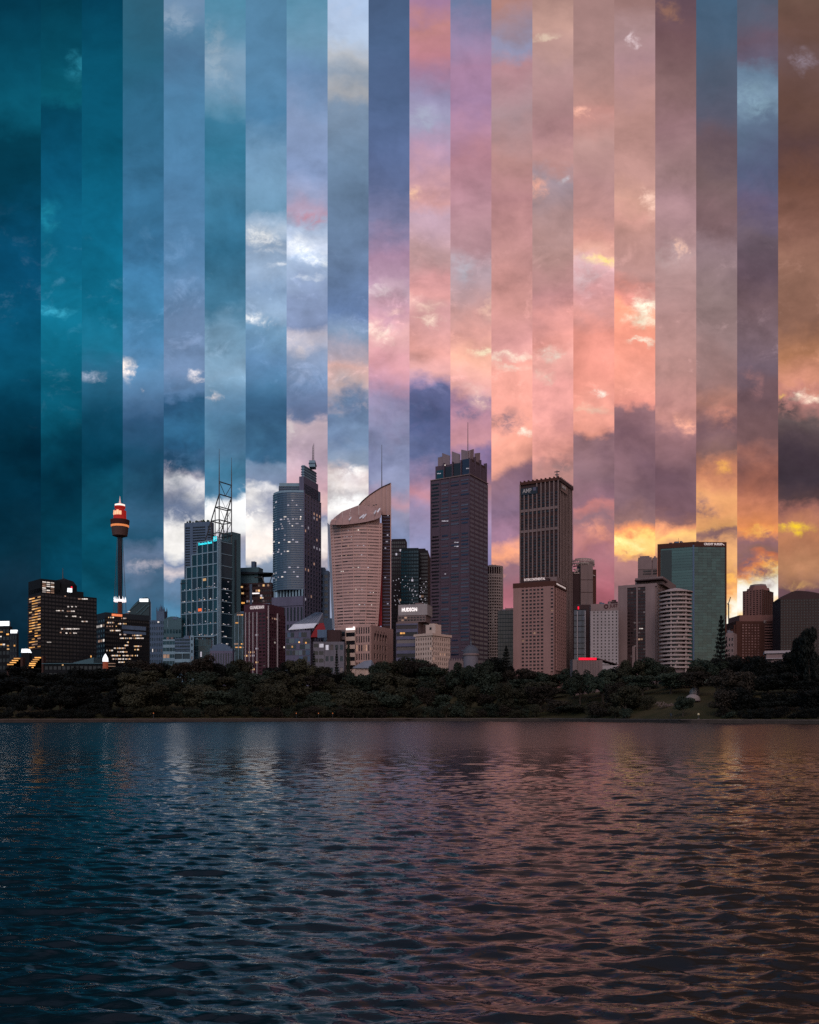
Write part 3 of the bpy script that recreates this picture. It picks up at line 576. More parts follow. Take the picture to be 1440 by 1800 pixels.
# observation tower
Y = 1200; X = U(211)*Y; g = ground(X, Y); r = empty('observation_tower', (X, Y, g), 'slender observation tower with a red glowing turret and spire', 'tower')
zz = lambda p_: zof(p_, Y)-g; k = Y/FOC
M_TRED = mat('turret_red', rgb=(.16, .015, .014), emit='c81c12', estr=.34); M_GOLD = mat('turret_gold', rgb=(.35, .15, .06), emit='ff9458', estr=.55)
def ring(nm, prof, m, n=32):
    q = MB(); q.lathe([(a*k, zz(c)) for a, c in prof], n); return q.build(nm, m, r)
ring('shaft', [(4.0, 1190), (3.7, 1060), (3.6, 943)], stone('shaft_dark', .016, .018, .03))
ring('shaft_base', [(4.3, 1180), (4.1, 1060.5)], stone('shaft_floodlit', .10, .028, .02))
ring('turret_base', [(7, 944), (12.6, 942), (13.6, 935), (14.6, 927)], stone('turret_steel', .075, .045, .042))
ring('gallery', [(14.8, 926.8), (15.2, 925), (15.3, 923.4)], M_GOLD)
ring('turret_deck', [(15.4, 923.2), (16.4, 914.5), (14, 914), (11, 914)], stone('turret_dark', .05, .016, .016))
ring('turret', [(11.2, 913.8), (10.6, 909), (10.6, 898), (9.2, 897.5)], M_TRED)
ring('turret_crown', [(7.6, 897.2), (7.8, 894), (9.2, 893), (9.2, 890.2), (7.4, 890)], M_TRED)
ring('halo', [(8.4, 889.8), (8.7, 887.2), (6.5, 886.4)], mat('halo_white', rgb=(.5, .4, .4), emit='ffe6d8', estr=1.0))
ring('spire', [(2.2, 886.3), (1.2, 880), (.15, 872)], mat('spire_lit', rgb=(.4, .3, .3), emit='e0a8a0', estr=.5), 10)
for i in range(5):
    a = math.radians(-75+i*24); q = MB(); R_ = 10.75*k
    q.lathe([(R_, zz(906.5)), (R_+.3, zz(904)), (R_, zz(899.6-1.6*(i % 2)))], 4, 0, 0, False, a-.19, a+.19); q.build('light_panel', mat('panel_glow', rgb=(.4, .3, .2), emit='ffb088', estr=.95), r)
ring('cable_ring', [(10.4, 1058), (10.6, 1055), (8, 1054)], mat('ring_white', rgb=(.5, .5, .5), emit='ffeef0', estr=1.0))
for i in range(10):
    a = 2*math.pi*i/10+.2; q = MB(); q.bar((10*k*math.sin(a), -10*k*math.cos(a), zz(1054)), (9.6*k*math.sin(a), -9.6*k*math.cos(a), zz(1049)), .45, .1); q.build('ring_prong', M_FLOOD, r)
for i in range(14):
    a = 2*math.pi*i/14+.1
    q = MB(); q.bar((4.6*k*math.sin(a), -4.6*k*math.cos(a), zz(945)), (9.8*k*math.sin(a), -9.8*k*math.cos(a), zz(1055)), .13); q.bar((9.8*k*math.sin(a), -9.8*k*math.cos(a), zz(1057)), (11.5*k*math.sin(a), -11.5*k*math.cos(a), zz(1085)), .13); q.build('cable', M_STEEL, r)

# gothic block, teal block, low offices
b = B('gothic_block', 'grey stone block with a pinnacled gothic tower, left of the braced glass tower', 'building', 840, 264, 289, 292, 1090, 6, 18)
b.core(S_SLATE); b.facade(b.left, 0, b.a, 2, b.H, 8, 13, .5, .55, S_SLATE, M_GL_BLUE, .03)
t0, t1 = b.tl(275), b.tl(289); q = MB(); P_ = lambda t, d: tuple(b.dl*t+b.dr*d); q.prism([P_(t1, 0), P_(t0, 0), P_(t0, 8), P_(t1, 8)], b.H-6, b.z(1074)); q.build('tower', S_SLATE, b.root)
for px in (275.4, 279.5, 282, 284.5, 288.6):
    for dd in (.6, 7): 
        x, y = P_(b.tl(px), dd); q = MB(); q.lathe([(.75, b.z(1076)), (.6, b.z(1072)), (.05, b.z(1066 if px != 282 else 1062))], 6, x, y); q.build('pinnacle', S_SLATE, b.root)
q = MB(); q.bar(P_(b.tl(280), 3)+(b.z(1076),), P_(b.tl(282.5), 3)+(b.z(1064),), .5, .2); q.build('buttress', S_SLATE, b.root)
lights(b, b.left, [(277.5, 281, 1093.5)], 1.4)
b = B('teal_block', 'plain teal block with a low rounded roof, behind the low offices', 'building', 800, 288, 319, 321, 1089, 5, 22)
b.core(S_TEAL); q = MB()
for i in range(8):
    t0, t1 = b.a*i/8, b.a*(i+1)/8; hh = 2.6*math.sin(math.pi*(i+.5)/8); b.left.box(q, t0, t1, b.H, b.H+.4+hh, -20, 0)
q.build('roof', S_TEAL, b.root); b.facade(b.left, 0, b.a, 2, b.z(1103), 6, 8, .7, .5, S_TEAL, M_GL_TEAL, .25, lits=M_LIT[1:])
q = MB(); b.left.box(q, b.tl(296), b.tl(295), b.z(1103), b.H, .1, .5); q.build('pilaster', S_STEELB, b.root)
b = B('low_office', 'low teal office with pale floor bands, left of the white-framed low office', 'building', 640, 287, 310, 312, 1124, 8, 20)
b.core(S_TEAL); b.facade(b.left, 0, b.a, 2, b.H, 4, 7, .94, .55, S_STEELB, M_GL_TEAL, .04)
b = B('low_office', 'low office with white balcony frames and a pierced end pillar, under the braced glass tower', 'building', 610, 308, 341, 343, 1122, 8, 20)
b.core(S_NIGHT); t0, t1 = b.tl(336), b.a
b.facade(b.left, b.tl(335), b.a, 1, b.z(1146), 2, 4, .95, .62, S_STEELB, M_GL_BLUE, .06, proud=.9); b.facade(b.left, b.tl(335), b.a, b.z(1145), b.H, 3, 4, .96, .58, S_SLATE, M_GL_BLUE, .08)
b.facade(b.left, 0, b.tl(335), 1, b.H+2, 1, 8, .45, .45, S_STEELB, M_GL_BLUE, 0)
b = B('low_office', 'low dark glass office with fine vertical fins, below the braced glass tower', 'building', 622, 342, 372, 374, 1124, -6, 20)
b.core(M_GL_TEAL); b.facade(b.left, 0, b.a, 1, b.H, 9, 8, .86, .86, S_TEAL, M_GL_TEAL, .02, single=True)
q = MB(); b.left.box(q, -2, b.a+1, b.H+1.6, b.H+2.2, -5, 1.5); q.build('roof_canopy', S_STEELB, b.root)
b = B('arched_hall', 'small pale mauve hall with a curved roof, in front of the braced glass tower', 'building', 585, 369, 409, 412, 1144, -5, 16)
b.core(S_MAUVE)
q = MB()
for i in range(10):
    t0, t1 = b.a*i/10, b.a*(i+1)/10; b.left.box(q, t0, t1, b.H, b.H+.3+4.6*math.sin(math.pi*(i+.5)/10)**.7, -14, .2)
q.build('roof', S_SLATE, b.root); b.facade(b.left, 0, b.a, 1, b.H, 9, 2, .5, .7, S_MAUVE, M_GL_BLUE, .12, lits=[M_LIT[1], M_LIT[3]])

# banded tower behind the braced one
b = B('banded_tower', 'grey slab tower with dark window bands, behind the braced glass tower', 'building', 920, 325, 372, 377, 917, 14)
b.core(S_SLATE, inset=.4)
for i, (pa, pb) in enumerate(((327, 335), (340, 362), (366, 376.5))):
    f = b.left if pb < 373 else b.left
    ta, tb = max(0, b.tl(pb if pb < 372 else 371.5)), b.tl(pa)
    b.facade(f, ta, tb, b.z(1060), b.z(924), 1, 29, 1, .52, S_SLATE, M_GL_BLACK, 0, proud=.9, piers=False)
q = MB()
for pa, pb in ((325, 327), (335, 340), (362, 366)): b.left.box(q, max(0, b.tl(pb)), b.tl(pa), 0, b.H, .02, 1.1)
b.left.box(q, 0, b.a, b.z(924)+.02, b.H, .03, 1.05); q.build('pier', S_SLATE, b.root)
for i in range(22):
    x, y = b.dl*random.uniform(.08, .95)*b.a+b.dr*random.uniform(.5, 4); q = MB(); rr = random.uniform(.8, 1.5); q.lathe([(rr*.5, b.H), (rr, b.H+rr), (rr*.6, b.H+rr*1.8), (.1, b.H+rr*2.2)], 7, x, y); q.build('roof_shrub', mat('roof_foliage', rgb=(.03, .05, .03)), b.root)

# braced glass tower with the open steel mast
b = B('braced_glass_tower', 'stepped dark teal glass tower with white grid, steel lattice mast and cyan sign', 'building', 780, 319, 384.5, 423, 948, 33)
steps = [(319, 1022), (328.5, 1000), (338, 977.5), (347.5, 956)]
tt = [b.tl(p_) for p_, _ in steps]+[0]; H = b.H; row = [948+21.05*i for i in range(11)]
tr0 = b.tr(408)
q = MB()
for i in range(4):
    ta, tb = (tt[i], tt[i+1]); ztop = b.z(row[3-i]) if i < 3 else H
    ztop = b.z([1012.5, 991, 970, 948][i])
    P_ = lambda t, d: tuple(b.dl*t+b.dr*d); q.prism([P_(tb, 0), P_(ta, 0), P_(ta, tr0), P_(tb, tr0)], -4, ztop-.3)
q.build('core', M_GL_TEAL, b.root)
ncol = [(319, 1012.5), (328.5, 1012.5), (338, 991), (347.5, 970), (356.7, 948), (366, 948), (375.5, 948), (384.5, 948)]
bounds = [b.tl(p_) for p_ in (319, 328.5, 338, 347.5, 356.7, 366, 375.5)]+[0]
q = MB()
for i, t in enumerate(bounds):
    top = [1012.5, 1012.5, 991, 970, 948, 948, 948, 948][i] if i else 1012.5
    top = {0: 1012.5, 1: 991, 2: 970}.get(i, 948)
    b.left.box(q, max(t-.48, 0), t+.48, 0, b.z(top), .05, .7)
q.build('mullion', S_STEELB, b.root)
for rr in range(11):
    zt = b.z(row[rr]); first = 3 if rr == 0 else 2 if rr == 1 else 1 if rr == 2 else 0
    q = MB(); b.left.box(q, 0, bounds[first], zt-.5, zt+.45, .04, .62); q.build('transom', S_STEELB, b.root)
    for c in range(first, 7):
        if rr == 10: continue
        t0, t1 = bounds[c+1], bounds[c]; h = b.z(row[rr])-b.z(row[rr+1])
        b.win(b.left, (t0+t1)/2, zt-h/2, t1-t0-.8, h-.9, M_GL_TEAL if random.random() < .7 else M_GL_BLUE, .02, 'glass_panel')
        if rr >= 3:
            for kk in range(5):
                if random.random() < (.5 if rr in (3, 4, 5) else .28):
                    w_ = random.uniform(.5, 1.3); b.light(b.left, t0+.8+random.random()*(t1-t0-2), zt-h+.9+random.choice([0, 0, 1, 2.9])*random.random(), w_, random.uniform(.35, .75), random.choice([M_STUFFLIT, M_STUFFLIT, M_LIT[1], M_LIT[3]]), .15)
for rr in range(11):
    zt = b.z(row[rr]+3)
    q = MB(); b.right.box(q, 0, tr0, zt-.35, zt+.3, .04, .62); q.build('transom', S_STEELB, b.root)
    if rr < 10:
        h = b.z(row[rr])-b.z(row[rr+1]); b.win(b.right, tr0/2, zt-h/2, tr0-1.5, h-.9, M_GL_BLUE, .02, 'glass_panel')
        for kk in range(7):
            if rr >= 3 and random.random() < .6: b.light(b.right, 2+random.random()*(tr0-5), zt-h+random.choice([1, 1.4, 5.2, 8]), random.uniform(.8, 2.6), random.uniform(.35, .8), random.choice([M_STUFFLIT, M_STUFFLIT, M_LIT[1]]), .15)
q = MB(); b.right.box(q, -.1, 2.4, 0, H+1, .05, .9); b.left.box(q, 0, 1.2, 0, H+1, .06, .9); q.build('corner_pier', S_STEELB, b.root)
q = MB(); P_ = lambda t, d: tuple(b.dl*t+b.dr*d)
q.prism([P_(-.2, tr0+.2), P_(-.2, b.b), P_(14, b.b), P_(14, tr0+.2)], -4, zof(938, b.Y+b.b*.8)-b.base); q.build('lift_shaft', S_TEAL, b.root)
q = MB(); t_a = b.tr(401); q.prism([P_(.3, t_a), P_(.3, tr0), P_(12, tr0), P_(12, t_a)], H-1, [b.z(946), b.z(941), b.z(941), b.z(946)]); q.build('roof_wedge', S_TEAL, b.root)
q = MB(); b.right.box(q, b.tr(412), b.tr(415), 0, b.z(942), .2, .5); q.build('shaft_recess', M_GL_BLUE, b.root)
b.light(b.left, b.tl(360), b.z(1016), 4.2, 2.2, M_LIT[0], .3); b.light(b.left, b.tl(352), b.z(1069), 4.4, 2.6, mat('lamp_amber_red', rgb=(.3, .1, .05), emit='ff6a2a', estr=.75), .3)
# lattice
def at(px, py, back):           # point on the mast's steel planes
    t = b.tl(px); p = b.dl*t+b.dr*back; return (p.x, p.y, zof(py, b.Y+p.y)-b.base)
bars = []
A = lambda py: at(384.5, py, 2.0)
cR = b.tr(407.5)
def R_(t, back, py): p = b.dl*t+b.dr*back; return Vector((p.x, p.y, zof(py, b.Y+2)-b.base))
lv = [847, 869, 891, 914, 936.5]; off = [0, 0, 5.2, 10.4, 15.6]
tA = 0.3; dB = cR
Lp = [R_(tA+o, 1.0, y) for y, o in zip(lv, off)]; Rp = [R_(tA+o, dB, y) for y, o in zip(lv, off)]
Lb = [R_(tA, 1.0, y) for y in lv]; Rb = [R_(tA, dB, y) for y in lv]
zbase = b.z(950)
for o_ in (Lb, Rb): bars.append((Vector((o_[0].x, o_[0].y, zbase)), o_[0], .42))
for i in range(5):
    bars += [(Lb[i], Rb[i], .42)]
    if i >= 2: bars += [(Lp[i], Rp[i], .42), (Lp[i], Lb[i], .38), (Rp[i], Rb[i], .38)]
bars += [(Lp[1], Lp[4]+(Lp[4]-Lp[3])*3.6, .45), (Rp[1], Rp[4]+(Rp[4]-Rp[3])*.9, .45)]
for i in (2, 3):
    bars += [(Lp[i], Vector((Lp[i].x, Lp[i].y, zbase)), .34), (Rp[i], Vector((Rp[i].x, Rp[i].y, zbase)), .34)]
mid = [(Lb[i]+Rb[i])/2 for i in range(5)]
bars += [(Lb[0], mid[1], .2), (Rb[0], mid[1], .2), (Lb[1], mid[2], .12), (Rb[1], mid[2], .12), (Lb[2], mid[3], .12), (Rb[2], mid[3], .12), (Lb[3], mid[4], .2), (Rb[3], mid[4], .2), (Lp[3], (Lp[4]+Rp[4])/2, .2), (Rp[3], (Lp[4]+Rp[4])/2, .2), (Rp[2], Rb[3], .14), (Rb[2], Rp[3], .14)]
for a_, c_, w_ in bars:
    q = MB(); q.bar(a_, c_, w_); q.build('lattice_bar', M_STEEL, b.root)
for p0, tp in ((Lb[0], 788), (Rb[0], 796)):
    q = MB(); q.bar(p0, (p0.x, p0.y, zof(tp, b.Y)-b.base), .42, .12); q.build('mast', M_STEEL, b.root)
st = R_(b.tl(319)+.5, -.6, 1022); en = Lp[4]+(Lp[4]-Lp[3])*3.6
q = MB(); q.bar((st.x, st.y, b.z(1018)), en, .4); q.build('brace', M_STEEL, b.root)
b.sign(b.left, 'Deutsche Bank', b.tl(362), b.z(951)-1.0+.6, 3.2, M_CYAN, .8, 'sign_lettering', w=b.tl(350.5)-b.tl(374.5))
q = MB(); t_ = b.tl(379.5); zc = b.z(949)+1.2; hw = 1.95
for x0, x1, z0, z1 in ((-hw, hw, 1.6, 2.1), (-hw, hw, -2.1, -1.6), (-hw, -hw+.5, -1.6, 1.6), (hw-.5, hw, -1.6, 1.6)): b.left.box(q, t_+x0, t_+x1, zc+z0, zc+z1, .7, 1.1)
q.bar(b.left.P(t_+.9, zc-1.1, .9), b.left.P(t_-.9, zc+1.1, .9), .22); q.build('sign_emblem', M_CYAN, b.root)
q = MB(); b.left.box(q, t_-2.2, b.tl(349), b.z(953.5), b.z(949.5)+.3, .3, .65); q.build('sign_board', mat('sign_board_navy', rgb=(.008, .02, .05), rough=.5), b.root)

# canopied block, teal fin block, maroon block
b = B('canopy_block', 'dark red-brown office with a thin overhanging roof canopy and chimney, left of the round-fronted tower', 'building', 820, 421, 478, 484, 1024, 12)
b.core(S_BLKROSE, inset=.4)
b.facade(b.left, 0, b.a, b.z(1160), b.H, 14, 15, .88, .42, S_BLKROSE, M_GL_BROWN, .22, lits=[M_LIT[3], M_LIT[3], M_STUFFLIT, M_LIT[0]])
q = MB(); t0, t1 = b.tl(453), b.a; b.left.box(q, t0, t1, b.H, b.z(1003), -16, -1); q.build('penthouse', S_TEAL, b.root)
q = MB(); P_ = lambda t, d: tuple(b.dl*t+b.dr*d); q.prism([P_(b.tl(480), -2), P_(b.a, -2), P_(b.a, 20), P_(b.tl(480), 20)], b.z(1008), [b.z(1008)+.5, b.z(1003), b.z(1003), b.z(1008)+.5]); q.build('canopy', S_NIGHT, b.root)
q = MB(); b.left.box(q, b.tl(445), b.tl(439), b.z(1003), b.z(984), -9, -4); q.build('chimney', S_SLATE, b.root)
q = MB(); b.left.box(q, b.tl(453), b.a, b.z(1003), b.z(995), -14, -3); q.build('plant_room', S_TEAL, b.root)
for pa, pb, ya, yb in ((460, 465, 1012, 1025), (479, 473, 1010, 1028), (447, 462, 1013, 1014)):
    q = MB(); q.bar(b.left.P(b.tl(pa), b.z(ya), -.5), b.left.P(b.tl(pb), b.z(yb), -.5), .4); q.build('strut', M_STEEL, b.root)
q = MB(); b.left.box(q, b.tl(444), b.tl(440), b.z(1065), b.z(1026), .6, 1.4); q.build('pier', S_SLATE, b.root)
lights(b, b.left, [(443, 459, 1043.2)], 1.3, 20, .8, [M_SIGNW]); lights(b, b.left, [(458, 464, 1051), (425, 430, 1043), (424, 428, 1032), (425, 431, 1060)], 1.6)
b = B('teal_fin_block', 'narrow teal glass block with white vertical fins, between braced and maroon towers', 'building', 660, 412, 430, 432, 1078, -4, 14)
b.core(M_GL_TEAL); b.facade(b.left, 0, b.a, 1, b.H, 3, 14, .93, .9, S_TEAL, M_GL_TEAL, 0)
q = MB()
for p_ in (413.5, 420, 426.5): b.left.box(q, b.tl(p_)-.22, b.tl(p_)+.22, 0, b.z(1082), .5, 1.3)
q.build('fin', S_STEELB, b.root); lights(b, b.left, [(413, 428, 1081), (414, 420, 1095), (412, 428, 1132), (414, 429, 1138)], 1.0, 4.2, mats=[M_LIT[3], M_LIT[3], M_LIT[2]])
b = B('maroon_block', 'maroon office tower with white vertical fins and pale GUARDIAN lettering', 'building', 640, 430, 468, 501, 1061, 24)
b.core(S_MAROON, inset=.4)
b.facade(b.left, 0, b.a, 1, b.z(1076), 6, 22, .74, .5, S_MAROON, M_GL_BROWN, .16, lits=[M_LIT[3], M_STUFFLIT, M_LIT[0]])
b.facade(b.right, 0, b.b, 1, b.z(1076), 8, 22, .72, .5, S_MAROON, M_GL_BROWN, .15, lits=[M_LIT[3], M_STUFFLIT, M_LIT[1]])
q = MB(); b.left.box(q, 0, b.a, b.z(1076)+.02, b.H, .02, .6); q.build('parapet', S_MAROON, b.root)
q = MB(); b.right.box(q, 0, b.tr(481), b.z(1078)+.02, b.H, .02, .6); q.build('parapet', S_MAROON, b.root)
b.sign(b.left, 'GUARDIAN', b.tl(453), b.z(1067.2), 3.4, M_SIGNDIM, .8, w=b.tl(440.5)-b.tl(465))
m_fin = stone('fin_white', .36, .33, .36)
for p_ in (433.5, 440, 446.5, 453.5): 
    q = MB(); b.left.box(q, b.tl(p_)-.25, b.tl(p_)+.25, -2, b.z(1075), .6, 1.5); q.build('fin', m_fin, b.root)
for p_ in (470, 486):
    q = MB(); b.right.box(q, b.tr(p_)-.3, b.tr(p_)+.3, -2, b.z(1064 if p_ < 480 else 1075), .6, 1.4); q.build('fin', m_fin, b.root)

# round-fronted tower with the stepped top
Y = 757; b = B('round_fronted_tower', 'tall blue-grey tower with a convex glass front and stepped spired top', 'building', Y, 480, 534, 564, 836, 20)
P_ = lambda t, d: tuple(b.dl*t+b.dr*d)
b.core(S_SLATE, -4, b.z(865), 4)
# convex glass front
nseg = 9; pts = []
for i in range(nseg+1):
    s = i/nseg; t = b.a*(1-s); bow = 7.5*4*s*(1-s)*(.55+.45*(1-s)); p = b.dl*t-b.dr*bow; pts.append(p)
zg0, zg1 = b.z(1036), b.z(866)
q = MB(); q.prism([tuple(p) for p in pts]+[P_(0, 14), P_(b.a, 14)], zg0, zg1); q.build('glass_front', M_GL_GREY, b.root)
for i in range(nseg):
    d = (pts[i+1]-pts[i]); L_ = d.length; d.normalize(); n = Vector((d.y, -d.x)); f = Face(pts[i], d, n, L_)
    f.n = n if n.dot(-b.dr) > 0 else -n
    q = MB()
    for r_ in range(43):
        z = zg0+(zg1-zg0)*r_/42; f.box(q, 0, L_, z-.28, z+.28, .02, .3)
    q.build('spandrel', S_STEELB if i < 2 else S_SLATE, b.root)
    for r_ in range(42):
        if random.random() < {30: .7, 31: .5, 28: .6, 27: .5, 26: .45, 20: .35, 21: .4, 16: .3, 7: .4, 9: .5, 5: .4, 36: .35, 33: .2}.get(r_, .05)*.75:
            b.light(f, L_*random.uniform(.25, .75), zg0+(zg1-zg0)*(r_+.5)/42, random.uniform(.8, 2.6), 1.0, random.choice([M_STUFFLIT, M_STUFFLIT, M_LIT[1]]), .06)
q = MB(); q.prism([tuple(p*.985) for p in pts]+[P_(0, 12), P_(b.a, 12)], zg1, b.z(862)); q.build('glass_cap', S_STEELB, b.root)
# columns under the glass, podium
q = MB()
for i in range(10):
    p = b.dl*b.a*(i+.3)/10-b.dr*.8; q.box(p.x-.7, p.x+.7, p.y-.7, p.y+.7, b.z(1048), zg0)
q.build('column', S_STEELB, b.root)
q = MB(); q.prism([P_(0, -1.5), P_(0, 10), P_(b.a+.5, 10), P_(b.a+.5, -1.5)], b.z(1064), b.z(1048)); q.build('podium_band', S_MAUVE, b.root)
b.facade(Face(b.left.o-b.dr*0.3, b.dl, -b.dr, b.a), 0, b.a, 1, b.z(1064), 9, 5, .55, .8, S_MAUVE, M_GL_BLACK, .05)
# spine on the right
zsp = [(534, 564, 866), (534, 560, 848), (526, 556, 836), (529.5, 553, 817), (544, 553, 806)]
b.facade(b.right, 0, b.b, 1, b.z(868), 6, 46, .5, .62, S_MAUVE, M_GL_BLUE, .12, lits=[M_STUFFLIT, M_LIT[3]])
q = MB(); b.right.box(q, -.2, .9, 0, b.z(862), .2, .9); q.build('corner_pier', S_MAUVE, b.root)
def blk(nm, pl, pr, p0, p1, m, dd=3, dep=16):
    x0, x1 = U(pl)*(Y+dd), U(pr)*(Y+dd); q = MB(); q.box(x0-b.X, x1-b.X, dd, dd+dep, b.z(p0), b.z(p1)); return q.build(nm, m, b.root)
blk('upper_step', 490, 527, 866, 853, S_SLATE); blk('upper_step', 491, 527, 852.9, 847, S_STEELB, 4)
for z in (862, 858, 854): blk('louvre_band', 491, 526.5, z+.8, z-.8, M_GL_BLUE, 2.6, .3)
def rblk(nm, tp, d1, p0, p1, m, d0=0.0, ex=0.0):
    q = MB(); t1 = b.tl(tp); dd1 = b.tr(d1); q.prism([P_(-ex, d0-ex), P_(-ex, dd1+ex), P_(t1+ex, dd1+ex), P_(t1+ex, d0-ex)], b.z(p0), b.z(p1)); return q.build(nm, m, b.root)
rblk('spine', 526, 559.5, 866, 837, S_MAUVE); rblk('spine_side', 531, 563.6, 866.5, 849, S_SLATE, 1.0)
rblk('spine_top', 529.5, 556, 836.9, 817, S_STEELB, .8)
for z in (833, 829, 824, 819.5): rblk('cornice', 529.5, 556, z+.9, z-.9, S_SLATE, .8, .4)
blk('lantern', 543.5, 554, 816.9, 805.5, S_STEELB, 6, 9); blk('lantern_cap', 542.5, 555, 811.5, 810, S_SLATE, 5.5, 10)
for px in (549.6, 551.8):
    q = MB(); x = U(px)*(Y+9)-b.X; q.bar((x, 9, b.z(806)), (x, 9, b.z(774 if px > 550 else 779)), .3, .15); q.build('spire', M_STEEL, b.root)
q = MB(); x = U(550.7)*(Y+9)-b.X
for z in range(777, 806, 3): q.bar((x-.6, 9, b.z(z)), (x+.6, 9, b.z(z)), .12)
q.build('spire_rung', M_STEEL, b.root)
b = B('side_block', 'slim grey block with dark slot windows, tucked right of the round-fronted tower', 'building', 800, 560, 578, 580, 1003, 0, 16)
b.core(S_SLATE); b.facade(b.left, 0, b.a, 1, b.z(1008), 2, 20, .7, .55, S_SLATE, M_GL_BLACK, .03)
b.roofbox('plant_room', S_SLATE, .4, 1, .1, .9, b.H, b.z(997))
q = MB(); q.box(U(571)*800-b.X, U(586)*800-b.X, -6, 6, -3, b.z(1088)); q.build('podium', S_SLATE, b.root)

# sloped-roof glass building
Y = 600; b = B('sloped_roof_building', 'low mauve glass building with a big sloping zinc roof and white roof panel', 'building', Y, 502, 546, 552, 1108, 6)
b.core(S_MAUVE)
rg = random.Random(4)
for r_ in range(9):
    t = .3
    while t < b.a-1:
        w_ = rg.uniform(1.6, 4.2); w_ = min(w_, b.a-.3-t); z = 2+(b.H-3)*(r_+.5)/9
        b.win(b.left, t+w_/2, z, w_-.3, (b.H-3)/9*.8, rg.choice([M_GL_BLUE, S_MAUVE, M_GL_BLACK, S_SLATE, M_GL_GREY]), .05, 'panel'); t += w_
lights(b, b.left, [(513, 516, 1137), (537, 540, 1130), (525, 528, 1129)], 1.2)
def wx(px, d=0): return U(px)*(Y+d)-b.X
q = MB(); q.hexa([(wx(507.5), -.6, b.z(1107.5)), (wx(552), -.6, b.z(1104)), (wx(556), 5, b.z(1095)), (wx(514.5), 5, b.z(1097)), (wx(507.5), -.6, b.z(1106.5)), (wx(552), -.6, b.z(1103)), (wx(556.5), 5, b.z(1094)), (wx(515), 5, b.z(1096))]); q.build('roof_panel', stone('panel_white', .62, .66, .72), b.root)
q = MB(); zr_ = b.z(1072)
q.hexa([(wx(511, 5.5), 5.5, b.z(1099)), (wx(560, 5.5), 5.5, b.z(1096)), (wx(570, 18), 18, b.z(1099)), (wx(520, 18), 18, b.z(1099)), (wx(515, 5.5), 5.5, b.z(1096)), (wx(559.5, 5.5), 5.5, b.z(1093)), (wx(568, 18), 18, zr_), (wx(555, 18), 18, zr_+.2)]); q.build('roof', S_ROOFG, b.root)
for i in range(7):
    q = MB(); a_ = i/7; q.bar((wx(518+40*a_, 5.5), 5.7, b.z(1095.6-2*a_)), (wx(555+13*a_, 18), 17.8, zr_+.3), .18); q.build('roof_seam', S_SLATE, b.root)
q = MB(); q.hexa([(wx(546), -.3, b.z(1120)), (wx(569), -.3, b.z(1120)), (wx(569, 8), 8, b.z(1120)), (wx(550, 8), 8, b.z(1120)), (wx(554), -.3, b.z(1105)), (wx(572), -.3, b.z(1105)), (wx(569, 8), 8, b.z(1093)), (wx(561, 8), 8, b.z(1093))]); q.build('red_gable', S_RED, b.root)
b = B('stepped_block', 'small grey stepped office with slot windows, left of the stone-arched block', 'building', 570, 551, 605, 608, 1128, 3, 18)
S_GREYB = stone('panel_grey', .13, .125, .15); b.core(S_GREYB)
b.facade(b.left, 0, b.tl(571), 1, b.H, 4, 4, .62, .45, S_GREYB, M_GL_BLUE, .03); b.facade(b.left, b.tl(570), b.a, 1, b.H, 2, 6, .8, .5, S_GREYB, M_GL_BLACK, .05)
q = MB(); b.left.box(q, b.tl(598), b.tl(575), b.H, b.z(1107), -9, -.5); q.build('upper_block', S_BLKROSE, b.root)
q = MB(); b.left.box(q, b.tl(575)+.05, b.tl(558.5), b.z(1121), b.z(1107), -2, 1.2); q.build('white_box', S_SLATE, b.root)
# ------------------------------------------------------------------ curved terracotta-glass tower with the sail
Y = 720; X = U(626)*Y; g = ground(X, Y)
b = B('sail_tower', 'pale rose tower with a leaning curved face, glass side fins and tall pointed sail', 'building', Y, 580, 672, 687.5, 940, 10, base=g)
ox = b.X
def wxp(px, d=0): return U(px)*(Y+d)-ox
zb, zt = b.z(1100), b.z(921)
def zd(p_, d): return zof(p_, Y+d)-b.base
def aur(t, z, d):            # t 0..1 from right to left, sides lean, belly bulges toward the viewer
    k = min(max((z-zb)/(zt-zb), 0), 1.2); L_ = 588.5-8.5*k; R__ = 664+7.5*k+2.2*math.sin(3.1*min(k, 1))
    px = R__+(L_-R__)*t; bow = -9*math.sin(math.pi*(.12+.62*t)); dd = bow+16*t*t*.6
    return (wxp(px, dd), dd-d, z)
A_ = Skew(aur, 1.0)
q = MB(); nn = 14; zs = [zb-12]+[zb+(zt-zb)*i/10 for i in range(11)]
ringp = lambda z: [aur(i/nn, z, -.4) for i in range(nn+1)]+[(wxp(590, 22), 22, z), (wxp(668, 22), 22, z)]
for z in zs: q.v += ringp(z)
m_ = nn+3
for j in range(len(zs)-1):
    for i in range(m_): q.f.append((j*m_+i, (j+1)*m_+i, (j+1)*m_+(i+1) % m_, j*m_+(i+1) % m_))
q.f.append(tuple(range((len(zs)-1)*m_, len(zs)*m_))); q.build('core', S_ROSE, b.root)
bays = [(0.03, .045), (.06, .27), (.30, .55), (.575, .78), (.80, .93)]
nfl = 33
